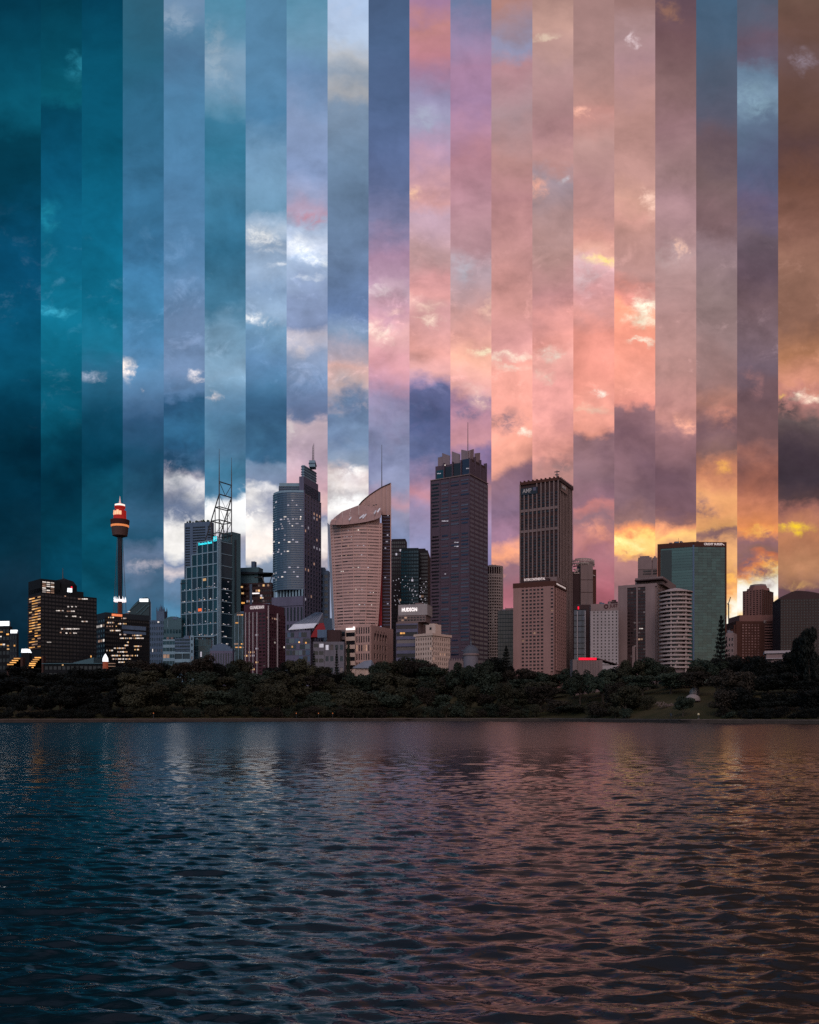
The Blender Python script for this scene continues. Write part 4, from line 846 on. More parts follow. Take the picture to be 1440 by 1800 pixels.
for r_ in range(nfl):
    q = MB(); z = zb+(zt-zb)*r_/nfl; h = (zt-zb)/nfl
    for i in range(nn): A_.box(q, i/nn, (i+1)/nn, z-h*.29, z+h*.29, -.3, .28)
    q.build('floor_band', S_ROSE, b.root)
    for (ta, tb) in bays[1:]:
        n_ = 2
        for c in range(n_):
            t0 = ta+(tb-ta)*c/n_; t1 = ta+(tb-ta)*(c+1)/n_-.004
            q = MB(); A_.box(q, t0, t1, z+h*.27, z+h*.73, -.35, -.05)
            m = M_GL_ROSE if random.random() > .1 else M_GL_BROWN
            if r_ < 6 and random.random() < .5: m = M_GL_BROWN
            q.build('window', m, b.root)
    if r_ in (17, 11, 10, 6, 25, 30, 22) or random.random() < .1:
        for c in range(7):
            if random.random() < .55:
                t = random.uniform(.1, .88); q = MB(); A_.box(q, t, t+random.uniform(.012, .03), z+h*.36, z+h*.62, -.04, .06); q.build('lit_window', random.choice([M_STUFFLIT, M_LIT[1], M_LIT[3]]), b.root)
q = MB()
for t in (0, .05, .285, .56, .79, .94, .99):
    for j in range(10): A_.box(q, t-.006, t+.008, zb+(zt-zb)*j/10, zb+(zt-zb)*(j+1)/10+.01, -.3, .5)
q.build('mullion', S_ROSE, b.root)
# glass side fin on the left, thin and pale
q = MB(); q.hexa([(wxp(584.5, 8), 8, zb-2), (wxp(588.5, 3), 3, zb-2), (wxp(588.7, 3.6), 3.6, zb-2), (wxp(584.7, 8.6), 8.6, zb-2), (wxp(575.5, 8), 8, b.z(915)), (wxp(580.5, 3), 3, b.z(922)), (wxp(580.7, 3.6), 3.6, b.z(922)), (wxp(575.7, 8.6), 8.6, b.z(915))])
q.build('glass_fin', stone('glass_fin_pale', .34, .36, .42), b.root)
# roof shell: curved glass visor over the top floors
vis_top = [(581, 917), (590, 908), (602, 899), (616, 893.5), (631, 888), (645, 889), (660, 891), (671, 893)]
vis_bot = [(580, 922), (590, 922.5), (602, 922.5), (614, 921.5), (631, 919.5), (645, 917), (658, 914), (670, 909)]
M_VIS = stone('visor_glass', .31, .20, .185, var=.3)
for i in range(7):
    (xa, ya), (xb_, yb_) = vis_top[i], vis_top[i+1]; (xc, yc), (xd, yd) = vis_bot[i], vis_bot[i+1]
    q = MB(); f_, k_ = -10.5, 3.0
    q.hexa([(wxp(xc, f_), f_, zd(yc, f_)), (wxp(xd-.25, f_), f_, zd(yd, f_)), (wxp(xd-.25, f_), f_+.8, zd(yd, f_)), (wxp(xc, f_), f_+.8, zd(yc, f_)), (wxp(xa, k_), k_, zd(ya, k_)), (wxp(xb_-.25, k_), k_, zd(yb_, k_)), (wxp(xb_-.25, k_), k_+.8, zd(yb_, k_)), (wxp(xa, k_), k_+.8, zd(ya, k_))]); q.build('visor_panel', M_VIS, b.root)
q = MB(); q.prism([(wxp(583, 0), -3), (wxp(668, 0), -3), (wxp(668, 18), 18), (wxp(588, 18), 18)], zt-.5, [b.z(915), b.z(900), b.z(894), b.z(905)]); q.build('top_storey', S_ROSE, b.root)
for (xa, ya, xb_, yb_) in ((632.5, 914, 640, 907), (638, 914, 644, 906), (614, 917, 618, 911), (664, 903, 668, 896), (658, 906, 661, 900)):
    q = MB(); q.bar((wxp(xa, -9), -9.6, zd(ya-2, -9.6)+.6), (wxp(xb_, -4), -4.0, zd(yb_-1, -4)+.6), .4); q.build('skylight', M_STUFFLIT, b.root)
# the sail
sail = [(631, 888), (636, 882), (642, 876.5), (650, 870), (660, 863.2), (670, 857), (680, 852.4), (687.5, 849.2)]
def slab(poly, d0, d1, nm, m):
    q = MB(); n = len(poly); q.v = [(wxp(a, d0), d0, zd(c, d0)) for a, c in poly]+[(wxp(a, d0), d1, zd(c, d0)) for a, c in poly]
    q.f = [tuple(range(n)), tuple(range(2*n-1, n-1, -1))]+[(i, n+i, n+(i+1) % n, (i+1) % n) for i in range(n)]; return q.build(nm, m, b.root)
for i in range(7):
    (xa, ya), (xb_, yb_) = sail[i], sail[i+1]; slab([(xa, 905), (xb_-.18, 905), (xb_-.18, yb_), (xa, ya)], 8, 9.5, 'sail_panel', stone('sail_glass', .36, .235, .215, var=.25, streak=.3))
q = MB()
for i in range(7): q.bar((wxp(sail[i][0], 7.7), 7.7, zd(sail[i][1], 7.7)), (wxp(sail[i+1][0], 7.7), 7.7, zd(sail[i+1][1], 7.7)), .35)
q.build('sail_edge', S_BLKROSE, b.root)
slab([(686.3, 1110), (687.7, 1110), (687.7, 849.3), (686.3, 850)], 6.5, 9.6, 'sail_spine', S_ROSE)
slab([(671, 1112), (686.2, 1112), (686.2, 905), (671, 905)], 9, 24, 'side_wing', S_BLKROSE)
for i in range(34):
    ya = 908+i*5.75; slab([(673, ya+1.5), (686, ya+1.5), (686, ya), (673, ya)], 8.4, 8.9, 'wing_floor', S_MAUVE)
for i in range(8):
    ya = random.choice(range(34)); px = random.uniform(674, 682); slab([(px, 908+ya*5.75-1.2), (px+2.6, 908+ya*5.75-1.2), (px+2.6, 908+ya*5.75-3), (px, 908+ya*5.75-3)], 8.5, 8.9, 'lit_window', M_STUFFLIT)
slab([(665.5, 1100), (671.5, 1100), (672, 970), (671.6, 970)], 3, 5, 'red_fin', S_RED)
for (xa, ya) in ((640, 889), (646.5, 888), (656, 887), (660, 886)): slab([(xa, ya+1.6), (xa+2.6, ya+1.2), (xa+2.6, ya), (xa, ya+.4)], 7.5, 7.9, 'sail_opening', M_GL_BLACK)
q = MB(); q.bar((wxp(671.3, 9), 9, b.z(860)), (wxp(671.3, 9), 9, b.z(776)), .42, .16); q.build('mast', M_STEEL, b.root)

# block with the lit sign and arched stone corner
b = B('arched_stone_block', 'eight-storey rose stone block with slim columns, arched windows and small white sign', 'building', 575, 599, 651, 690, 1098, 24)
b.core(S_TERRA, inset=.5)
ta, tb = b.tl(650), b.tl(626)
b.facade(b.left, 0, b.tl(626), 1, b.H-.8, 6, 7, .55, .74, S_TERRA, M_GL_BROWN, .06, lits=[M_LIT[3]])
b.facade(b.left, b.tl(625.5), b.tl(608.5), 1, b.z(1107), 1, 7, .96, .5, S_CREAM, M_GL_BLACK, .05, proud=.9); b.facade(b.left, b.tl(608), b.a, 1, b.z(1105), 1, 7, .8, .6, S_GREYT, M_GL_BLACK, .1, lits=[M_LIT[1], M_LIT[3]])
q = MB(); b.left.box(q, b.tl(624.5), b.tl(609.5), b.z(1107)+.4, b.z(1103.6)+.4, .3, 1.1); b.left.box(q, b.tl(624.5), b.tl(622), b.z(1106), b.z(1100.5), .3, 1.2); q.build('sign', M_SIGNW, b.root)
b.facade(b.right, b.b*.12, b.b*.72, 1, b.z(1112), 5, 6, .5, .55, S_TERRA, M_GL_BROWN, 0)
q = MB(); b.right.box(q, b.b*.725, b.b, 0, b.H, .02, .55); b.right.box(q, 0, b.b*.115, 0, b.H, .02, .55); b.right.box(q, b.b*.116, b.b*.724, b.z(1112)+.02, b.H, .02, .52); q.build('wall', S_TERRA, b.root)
for i in range(5):
    t = b.b*(.12+.12*(i+.5))
    q = MB(); q.lathe([(1.0, 0), (1.0, .3)], 10); me = q.mesh('arch_window', M_GL_BROWN); o = link('arch_window', me, b.root, None, b.right.P(t, b.z(1113.5), .45), None); o.rotation_euler = (math.radians(90), 0, b.right.rot())
    if i < 4: b.win(b.right, t+1.2, b.z(1108), .7, 1.1, M_GL_BROWN, .56)

# dark towers between sail tower and the tall plum tower
gk = 'dark towers behind the lettered block'
for (L_, C_, R2, top, th, YY, m, lab) in ((688, 713, 716, 947, 5, 880, S_BLACKR, 'tallest plain dark tower, directly right of the sail tower'), (705, 736, 738, 963, 4, 840, S_BLACKT, 'dark teal tower in the middle of the black cluster, above the lettered block'), (735, 752, 759, 967, 5, 860, S_BLACKR, 'dark slab tower squeezed against the left side of the tall plum tower')):
    b = B('dark_tower', lab, 'building', YY, L_, C_, R2, top, th, 22, group=gk); b.core(m, inset=.3)
    b.facade(b.left, 0, b.a, 1, b.H-2, 7, 40, .82, .6, m, M_GL_BLACK if m is S_BLACKR else M_GL_TEAL, .035, lits=[M_STUFFLIT, M_LIT[3]], single=False, proud=.3)
    for i in range(26):
        if random.random() < .75: b.light(b.left, random.uniform(1, b.a-1), b.z(random.uniform(1012, 1064)), random.uniform(.5, 1.0), random.uniform(.5, 1.0), M_STUFFLIT, .4)
b.roofbox('plant_room', S_BLACKR, .3, 1, .1, .8, b.H, b.H+3)

# HUDSON block
b = B('lettered_block', 'mid-rise grey-rose office with HUDSON in white letters on its attic', 'building', 560, 697, 735, 757, 1093, 14)
b.core(S_GREYT); b.facade(b.left, 0, b.a, 1, b.H-1, 1, 9, .97, .55, S_MAUVE, M_GL_BROWN, .1, lits=[M_LIT[3]], proud=.8)
b.facade(b.left, 0, b.a, b.H-1, b.H, 1, 1, .97, .1, S_GREYT, M_GL_BROWN, 0)
lights(b, b.left, [(704, 713, 1113), (704, 709, 1120)], 1.3)
P_ = lambda t, d: tuple(b.dl*t+b.dr*d)
q = MB(); q.prism([P_(-5, .6), P_(-5, 15), P_(b.tl(699), 15), P_(b.tl(699), .6)], b.H+.02, b.z(1081)); q.build('upper_storeys', S_GREYT, b.root)
q = MB(); q.prism([P_(-6.2, .2), P_(-6.2, 15.5), P_(b.tl(700), 15.5), P_(b.tl(700), .2)], b.z(1081), b.z(1062)); q.build('attic', stone('attic_grey', .26, .235, .24), b.root)
fA = Face(b.left.o-b.dl*6.2+b.dr*.2, b.dl, -b.dr, 20); fB = Face(b.left.o-b.dl*5+b.dr*.6, b.dl, -b.dr, 20)
for r_, zc in enumerate((b.z(1085), b.z(1089.5))):
    for i in range(9): b.win(fB, 1.2+i*2.05, zc, 1.5, 1.0, M_GL_BROWN if random.random() < .8 else M_LIT[3], .05)
b.sign(fA, 'HUDSON', 6.2+b.tl(720), b.z(1071.5), 3.4, M_SIGNW, .3, w=b.tl(706.5)-b.tl(733))
q = MB(); q.prism([P_(-2, 4), P_(-2, 9), P_(3, 9), P_(3, 4)], b.z(1062), b.z(1058.5)); q.build('plant_room', S_GREYT, b.root)

# cream corner block
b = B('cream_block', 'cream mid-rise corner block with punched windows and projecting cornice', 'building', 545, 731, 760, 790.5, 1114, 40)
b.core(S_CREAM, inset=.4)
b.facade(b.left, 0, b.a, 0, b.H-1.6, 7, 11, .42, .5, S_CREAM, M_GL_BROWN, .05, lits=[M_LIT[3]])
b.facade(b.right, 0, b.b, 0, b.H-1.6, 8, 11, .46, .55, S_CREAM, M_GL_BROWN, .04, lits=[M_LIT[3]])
q = MB(); P_ = lambda t, d: tuple(b.dl*t+b.dr*d); q.prism([P_(-1.1, -1.1), P_(-1.1, b.b+1), P_(b.a+1, b.b+1), P_(b.a+1, -1.1)], b.H-1.2, b.H+.3); q.build('cornice', S_CREAM, b.root)
q = MB(); q.prism([P_(-1, 2), P_(-1, 8), P_(7, 8), P_(7, 2)], b.H+.3, b.z(1097)); q.prism([P_(1, 3), P_(1, 7), P_(5, 7), P_(5, 3)], b.z(1097)+.02, b.z(1095)); q.build('roof_house', S_CREAM, b.root)
b.win(Face(b.left.o+b.dr*2, b.dl, -b.dr, 9), 3, b.z(1104), 1.6, 1.6, M_GL_BROWN)

# tall plum tower with the finned crown
Y = 730; b = B('crowned_tower', 'tallest plum-grey tower with a crown of upright fins and thin mast', 'building', Y, 757, 826, 857.5, 833, 31)
b.core(S_GPT, inset=.3); P_ = lambda t, d: tuple(b.dl*t+b.dr*d)
nf = 52
for bay in range(4):
    ta, tb = b.a*bay/4, b.a*(bay+1)/4
    for r_ in range(nf):
        z = b.z(1165)+(b.H-3-b.z(1165))*(r_+.5)/nf; hh = (b.H-3-b.z(1165))/nf
        if r_ in (37, 38): continue
        m = random.choice([M_GL_PLUM, M_GL_PLUM, S_GPT, M_GL_NAVY]) if bay < 3 else M_GL_BLACK
        b.win(b.left, (ta+tb)/2, z, (tb-ta)*random.choice([.8, .8, .62, .7]), hh*random.uniform(.3, .5), m, .05, 'window_band')
q = MB()
for i in range(5): b.left.box(q, max(0, b.a*i/4-.35), min(b.a, b.a*i/4+.35), 0, b.H, .02, .4)
q.build('pier', S_GPT, b.root)
b.facade(b.right, 0, b.b, 1, b.H-1.5, 4, 46, .9, .55, S_GPT, M_GL_NAVY, .004, lits=[M_STUFFLIT], proud=.2, single=False)
lights(b, b.left, [(777, 789, 916), (799, 807, 953.5), (799, 807, 960.5), (782, 785, 1009)], .9, 3.4, .3, [M_STUFFLIT])
q = MB(); b.left.box(q, -.3, b.a, b.H-.7, b.H, .0, .7); b.right.box(q, 0, b.b, b.H-.72, b.H-.01, 0, .7); q.build('parapet', S_GREYT, b.root)
# crown storeys
zc0, zc1 = b.H+.02, b.H+22
m_fin2 = stone('crown_fin', .20, .155, .175)
q = MB(); q.prism([P_(1, 2.5), P_(1, b.b-3), P_(b.a-3.5, b.b-3), P_(b.a-3.5, 2.5)], zc0, b.z(808)); q.build('crown_core', S_GPT, b.root)
for i in range(4):
    t0 = .6+i*(b.a-5)/4; t1 = t0+(b.a-5)/4-1.1; ptop = [803, 808, 811, 815][i]
    q = MB(); b.left.box(q, t0, t1, zc0, b.z(ptop+2), -2.2, -1.0); q.build('crown_bay', [M_GL_NAVY, M_GL_BLACK, M_GL_BLACK, M_GL_TEAL][i], b.root)
for i in range(4):
    t = .2+i*(b.a-5)/4
    q = MB(); b.left.box(q, t-.4, t+.4, zc0, b.z(806), -3, .2); q.build('crown_fin', S_GPT, b.root)
for (pa, pb, ya, yb, yc) in ((808.5, 824.5, 789, 792, 812), (792, 806, 792, 797, 813), (775, 788, 795, 799.5, 816), (767.5, 774.6, 803, 801.5, 818)):
    q = MB(); ta, tb = b.tl(pa), b.tl(pb); Q = lambda t, d, px, y: b.left.P(t, b.zl(px, y), d)
    q.hexa([Q(ta, -2.4, pa, yc), Q(tb, -2.4, pb, yc), Q(tb, -3.3, pb, yc), Q(ta, -3.3, pa, yc), Q(ta, -2.4, pa, ya), Q(tb, -2.4, pb, yb), Q(tb, -3.3, pb, yb), Q(ta, -3.3, pa, ya)]); q.build('crown_blade', m_fin2, b.root)
for (pa, pb, ya, yb, yc) in ((827, 837.5, 792, 788.5, 815), (840, 848.5, 796, 795, 820)):
    q = MB(); ta, tb = b.tr(pa), b.tr(pb); Q = lambda t, d, px, y: b.right.P(t, zr(b, px, y), d)
    q.hexa([Q(ta, -2.4, pa, yc), Q(tb, -2.4, pb, yc), Q(tb, -3.3, pb, yc), Q(ta, -3.3, pa, yc), Q(ta, -2.4, pa, ya), Q(tb, -2.4, pb, yb), Q(tb, -3.3, pb, yb), Q(ta, -3.3, pa, ya)]); q.build('crown_blade', m_fin2, b.root)
for (ta, tb) in ((.06, .3), (.36, .6), (.66, .92)):
    q = MB(); b.right.box(q, b.b*ta, b.b*tb, zc0, b.z(803), -2.5, -1.2); q.build('crown_bay', S_BLKROSE, b.root)
for t in (.33, .63, .95):
    q = MB(); b.right.box(q, b.b*t-.4, b.b*t+.4, zc0, b.z(797), -3, 0); q.build('crown_fin', S_GPT, b.root)
lights(b, b.left, [(819, 824.5, 823), (768, 775, 832)], .8, 3, -.8, [M_STUFFLIT]); b.light(b.left, b.tl(783), b.z(810.5), 1.0, 1.0, M_LIT[1], .5)
q = MB(); q.bar(P_(8, 12)+(b.z(808),), P_(8, 12)+(zof(742, b.Y+14)-b.base,), .4, .18); q.build('mast', M_STEEL, b.root)

# domed library
Y = 500; X = U(828)*Y; g = ground(X, Y); r = empty('domed_hall', (X, Y, g), 'dark ribbed dome with small lantern rising over the trees below the plum tower', 'building'); zz = lambda p_: zof(p_, Y)-g; k = Y/FOC
m_dome = stone('dome_lead', .075, .085, .11)
q = MB(); q.lathe([(13.2*k, zz(1149)), (12.8*k, zz(1145)), (11*k, zz(1140.5)), (8*k, zz(1137)), (4*k, zz(1134.6)), (1.6*k, zz(1134))], 28); q.build('dome', m_dome, r)
for i in range(16):
    a = 2*math.pi*i/16; q = MB(); pr = [(13.3, 1149), (12.9, 1145), (11.1, 1140.5), (8.1, 1137), (4.1, 1134.5)]
    for (r0, y0), (r1, y1) in zip(pr[:-1], pr[1:]): q.bar((r0*k*math.sin(a), -r0*k*math.cos(a), zz(y0)), (r1*k*math.sin(a), -r1*k*math.cos(a), zz(y1)), .14)
    q.build('rib', m_dome, r)
q = MB(); q.lathe([(14.6*k, zz(1152.6)), (14.8*k, zz(1150.6)), (13.4*k, zz(1149.1))], 28); q.build('cornice', S_GREYT, r)
q = MB(); q.lathe([(13*k, -2), (13*k, zz(1152.7))], 28); q.build('drum', S_GREYB, r)
q = MB(); q.lathe([(1.7*k, zz(1134)), (1.7*k, zz(1131)), (2.2*k, zz(1130.4)), (.9*k, zz(1127)), (.35*k, zz(1122)), (.1*k, zz(1111))], 10); q.build('lantern', m_dome, r)
q = MB(); q.box(-38*k, 16*k, 2, 10, -2, zz(1161)); q.build('wing', S_GREYT, r)
for i in range(12):
    q = MB(); x = (-37+i*4.2)*k; q.lathe([(.55, zz(1161)), (.4, zz(1158.5)), (.15, zz(1157))], 6, x, 2.4); q.build('roof_urn', S_GREYT, r)

# round gridded tower
Y = 820; X = U(867)*Y; g = ground(X, Y); r = empty('round_tower', (X, Y, g), 'cylindrical tower with a pale grid of floors, between plum and dark-finned towers', 'building'); zz = lambda p_: zof(p_, Y)-g; R = 17.2*Y/FOC
q = MB(); q.lathe([(R-.5, -3), (R-.5, zz(998))], 36); q.build('core', M_GL_BROWN, r, smooth=True)
nfl = 31
for i in range(nfl):
    z = zz(1016+i*5.15); q = MB(); q.lathe([(R-.4, z-.75), (R, z-.75), (R, z+.75), (R-.4, z+.75)], 36, cap=False); q.build('floor_band', S_WHT, r, smooth=False)
q = MB(); q.lathe([(R, zz(999)), (R+.2, zz(996.6)), (R-1, zz(996))], 36); q.lathe([(R, zz(1014)), (R, zz(1011))], 36, cap=False); q.build('crown_band', S_WHT, r)
for i in range(26):
    a = 2*math.pi*i/26
    if math.cos(a) < -.2: continue
    q = MB(); x, y = (R-.1)*math.sin(a), -(R-.1)*math.cos(a); q.bar((x, y, -2), (x, y, zz(999)), .3); q.build('column', S_WHT, r)
q = MB(); q.bar((-1, 0, zz(996)), (-1, 0, zz(992)), .25); q.bar((-4, 0, zz(993.5)), (3, 0, zz(993)), .15); q.build('roof_aerial', M_STEEL, r)
b = B('dark_slab', 'plain dark glass slab between the round gridded tower and the hotel block', 'building', 700, 875, 903, 905, 1073, 8, 24)
b.core(M_GL_BLACK); b.facade(b.left, 0, b.a, 1, b.H, 6, 20, .93, .88, S_BLACKT, M_GL_BLACK, 0)
q = MB(); b.left.box(q, b.tl(878)-1, b.tl(876), b.H, b.H+.8, -20, .2); q.build('parapet', S_GREYT, b.root)
b = B('small_block', 'dark low block with a gabled pale roof half hidden beside the hotel block', 'building', 720, 888, 903, 905, 1073, 8, 16)
q = MB(); b.left.box(q, 0, b.a, b.H, b.H+2.2, -10, -2); q.build('wall', S_GREYT, b.root); b.core(S_BLACKR)

# dark finned tower with AMP letters
Y = 680; b = B('finned_tower', 'dark square tower with pale vertical fins and AMP letters at the top', 'building', Y, 915, 982, 1005.8, 839.5, 29)
b.core(S_BLKROSE, inset=.35)
m_f = stone('fin_rose', .185, .135, .13)
nz = 28
for c in range(9):
    t0, t1 = b.a*c/9, b.a*(c+1)/9
    for r_ in range(nz):
        z0 = b.z(1010)+(b.z(862)-b.z(1010))*(r_+.5)/nz
        if r_ in (20, 14): continue
        if b.nwin < 296: b.win(b.left, (t0+t1)/2, z0, (t1-t0)*.6, (b.z(862)-b.z(1010))/nz*.62, M_GL_BROWN if random.random() < .75 else M_GL_BLACK, .03)
for c in range(10):
    t = b.a*c/9; zt_ = b.H-.2 if c < 6 else b.z(865)
    q = MB(); b.left.box(q, max(t-.42, -.4), t+.42, -2, b.H-1.6 if c < 6 or c == 9 else b.z(857), .02, 1.1); q.build('fin', m_f, b.root)
for c in range(1, 10):
    t = b.b*c/9.3; q = MB(); b.right.box(q, t-.38, t+.38, -2, b.H-1.6, .02, .6); q.build('fin', m_f, b.root)
for c in range(10):
    q = MB(); t = b.a*c/9; b.left.box(q, max(-.3, t-.5), min(b.a, t+.5), b.H, b.H+1.0, -1, 1.2); q.build('parapet_tooth', S_RUST, b.root)
for c in range(1, 10):
    q = MB(); t = b.b*c/9.3; b.right.box(q, t-.55, t+.55, b.H, b.H+1.0, -1, 1.2); q.build('parapet_tooth', m_f, b.root)
q = MB(); b.left.box(q, -.2, b.a, b.H-2.2, b.H, -1.0, 1.15); q.build('parapet', S_RUST, b.root)
q = MB(); b.right.box(q, .2, b.b, b.H-2.6, b.H-.02, -1.0, 1.17); q.build('parapet', S_BLKROSE, b.root)
q = MB()
for z in (b.z(891), b.z(928)): b.left.box(q, 0, b.a, z-1.1, z+1.1, .02, .5)
q.build('service_floor', S_GREYT, b.root)
q = MB(); b.left.box(q, b.tl(946), b.tl(917), b.z(863), b.z(851), .8, 1.3); b.right.box(q, b.tr(984), b.tr(995), b.z(861), b.z(848), .6, 1.2); q.build('sign_board', M_GL_BLACK, b.root)
b.sign(b.left, 'AMP', b.tl(928), b.z(857.2)+.3, 4.6, mat('letter_grey', rgb=(.33, .31, .31)), 1.5, w=b.tl(920)-b.tl(936))
q = MB(); b.left.box(q, b.tl(943.5), b.tl(938.5), b.z(857.5), b.z(851.5), 1.3, 1.5); q.build('sign_square', S_MAUVE, b.root)
b.sign(b.right, 'AMP', b.tr(988.8), b.z(853.5), 4.0, mat('letter_grey'), 1.4, w=b.b*.28)
q = MB(); p = b.dl*2+b.dr*2; q.bar((p.x, p.y, b.H), (p.x, p.y, b.z(825)), .5, .2); q.bar((p.x-2, p.y, b.z(828)), (p.x+2, p.y, b.z(827)), .3); q.bar((p.x-1.6, p.y, b.z(833)), (p.x+1.6, p.y, b.z(833)), .35); q.build('roof_aerial', M_STEEL, b.root)
q = MB(); p = b.dl*b.a*.68+b.dr*6; q.bar((p.x, p.y, b.H-1), (p.x, p.y, b.z(830)), .14, .08); q.build('mast', M_STEEL, b.root)

# hotel block
Y = 600; b = B('hotel_block', 'pink concrete hotel block with deep square windows in front of the finned tower', 'building', Y, 903, 974.5, 994.5, 1021, 25)
b.core(S_PINK, inset=.5)
z0, z1 = b.z(1178), b.z(1032); n_ = 23
cols = [b.tl(p_) for p_ in (920, 926.8, 933.6, 940.2, 946.8, 953.6, 971)]
edges = [b.a]+[b.tl(p_) for p_ in (916.8, 923.2, 930, 936.8, 943.4, 950.2, 956.8)]+[b.tl(967.5), 0.0]
ch = (z1-z0)/n_; ww = abs(cols[0]-cols[1])*.62
q = MB(); prev = b.a
for c in cols[:6]+[cols[6]]:
    b.left.box(q, c+ww/2, prev, -3, b.z(1030), 0, .95); prev = c-ww/2
b.left.box(q, 0, prev, -3, b.z(1030), 0, .95); q.build('wall', S_PINK, b.root)
q = MB()
for r_ in range(n_+1):
    z = z0+ch*r_; b.left.box(q, .05, b.a-.05, z-ch*.24, z+ch*.24, 0, .9)
q.build('wall_band', S_PINK, b.root)
for r_ in range(n_):
    for i, c in enumerate(cols):
        z = z0+ch*(r_+.5)
        b.win(b.left, c, z, ww*.96, ch*.5, M_GL_BROWN if random.random() < .985 else M_LIT[3], .03)
        if random.random() < .22: b.light(b.left, c+.2, z-ch*.13, ww*.7, .35, M_GL_ROSE, .16, 'blind')
b.facade(b.right, b.b*.12, b.b*.96, z0, z1, 5, n_, .5, .52, S_PINK, M_GL_BROWN, .0, proud=.8)
q = MB(); b.left.box(q, -.6, b.a+.4, b.z(1030), b.H, -1, .5); b.right.box(q, .1, b.b, b.z(1030)+.01, b.H-.02, -1, .7); q.build('cornice', S_RUST, b.root)
P_ = lambda t, d: tuple(b.dl*t+b.dr*d)
q = MB(); q.prism([P_(5.5, 5), P_(5.5, 18), P_(b.a-3.5, 18), P_(b.a-3.5, 5)], b.H+.02, b.z(1013)); q.build('penthouse', S_BLKROSE, b.root)
fP = Face(b.left.o+b.dr*5, b.dl, -b.dr, 30)
b.sign(fP, 'INTERCONTINENTAL', b.tl(938.5)+.8, b.z(1014.2), 2.5, mat('letter_white', rgb=(.7, .62, .6), emit='d8c8c4', estr=.35), .5, w=b.tl(920)-b.tl(957))
b.roofbox('roof_house', S_GREYT, .02, .3, .3, .8, b.H+.02, b.z(1010))
b.sign(b.right, 'INTERCONTINENTAL', b.b*.5, b.z(1025.5), 1.5, mat('letter_white'), .9, w=b.b*.8)

# tower with lattice crown
Y = 740; b = B('lattice_crown_tower', 'pale-shafted tower with a ragged white lattice ring at its top, right of the finned tower', 'building', Y, 1006, 1040, 1050, 1000, 38)
x0 = lambda p_, d=0: U(p_)*(Y+d)-b.X
q = MB(); q.box(x0(1007), x0(1021), 2, 18, -3, b.z(1004)); q.build('side_bay', S_BLKROSE, b.root)
q = MB(); q.box(x0(1041.5), x0(1049.5), 3, 18, -3, b.z(1000)); q.build('side_bay', S_RUST, b.root)
q = MB(); q.box(x0(1020.5), x0(1042), -1, 16, -3, b.z(990)); q.build('shaft', S_GREYT, b.root)
for i in range(6):
    q = MB(); q.box(x0(1020.6), x0(1041.9), -1.08, -1.0, b.z(1020+i*22), b.z(1019+i*22)); q.build('joint', S_BLKROSE, b.root)
rg = random.Random(2)
for j, (yy, rr, a0, a1, m) in enumerate(((985, 21, -1.5, 1.45, S_WHT), (990, 22.5, -1.55, 1.2, S_WHT), (994, 18.5, -1.2, 1.5, S_GREYT), (981.5, 17, -1.0, 1.1, S_WHT))):
    q = MB(); q.lathe([(rr*Y/FOC*.98, b.z(yy+1.2)), (rr*Y/FOC, b.z(yy+1.2)), (rr*Y/FOC, b.z(yy-1)), (rr*Y/FOC*.98, b.z(yy-1))], 20, x0(1027), 9, False, a0, a1); q.build('crown_ring', m, b.root)
for i in range(16):
    a = -1.5+3*i/15; R_2 = 21*Y/FOC; x, y = x0(1027)+R_2*math.sin(a), 9-R_2*math.cos(a)
    q = MB(); q.bar((x, y, b.z(995-rg.random()*3)), (x0(1027)+R_2*math.sin(a+.18), 9-R_2*math.cos(a+.18), b.z(981+rg.random()*3)), .3); q.build('crown_strut', S_WHT, b.root)
for (xa, ya, xb_, yb_) in ((1009, 1000, 1019, 1007), (1019, 1000, 1009, 1007), (1009, 1000, 1019, 1000), (1009, 1007.5, 1019, 1007.5), (1040, 1009, 1047, 1012)):
    q = MB(); q.bar((x0(xa), 1.4, b.z(ya)), (x0(xb_), 1.4, b.z(yb_)), .35); q.build('cross_brace', S_WHT, b.root)
q = MB(); q.prism([(x0(1019), -1.5), (x0(1043), -1.5), (x0(1043), 10), (x0(1019), 10)], b.z(990.02), b.z(987)); q.build('cap', S_GREYT, b.root)

# navy glass block with white fins; white hotel with wall sign; red-lit hall
b = B('navy_glass_block', 'navy glass block with two white vertical fins and small red sign', 'building', 640, 1009, 1037.5, 1040, 1063, 10, 18)
b.core(M_GL_NAVY); b.facade(b.left, 0, b.a, 1, b.H-3.5, 4, 14, .95, .9, S_BLACKR, M_GL_NAVY, .0)
q = MB(); b.left.box(q, 0, b.a, b.H-3.4, b.H, .05, .6); q.build('parapet', S_BLKROSE, b.root)
for p_ in (1015, 1028.7):
    q = MB(); b.left.box(q, b.tl(p_)-.3, b.tl(p_)+.3, 0, b.z(1074), .4, 1.2); q.build('fin', m_fin, b.root)
q = MB(); b.left.box(q, b.tl(1030.5), b.tl(1037.3), 0, b.H-3.5, .5, 1.3) if b.tl(1030.5) < b.tl(1037.3) else b.left.box(q, b.tl(1037.3), b.tl(1030.5), 0, b.H-3.5, .5, 1.0); q.build('dark_panel', S_BLKROSE, b.root)
q = MB(); b.left.box(q, b.tl(1018), b.tl(1015.5), b.z(1071), b.z(1066), .7, 1.2); q.build('sign', M_RED, b.root)
b = B('white_hotel', 'white-rendered hotel with seven columns of small square windows', 'building', 610, 1038, 1087, 1089, 1061, 9, 16)
wall_h = stone('render_rose_white', .30, .265, .275); b.core(wall_h, inset=.4)
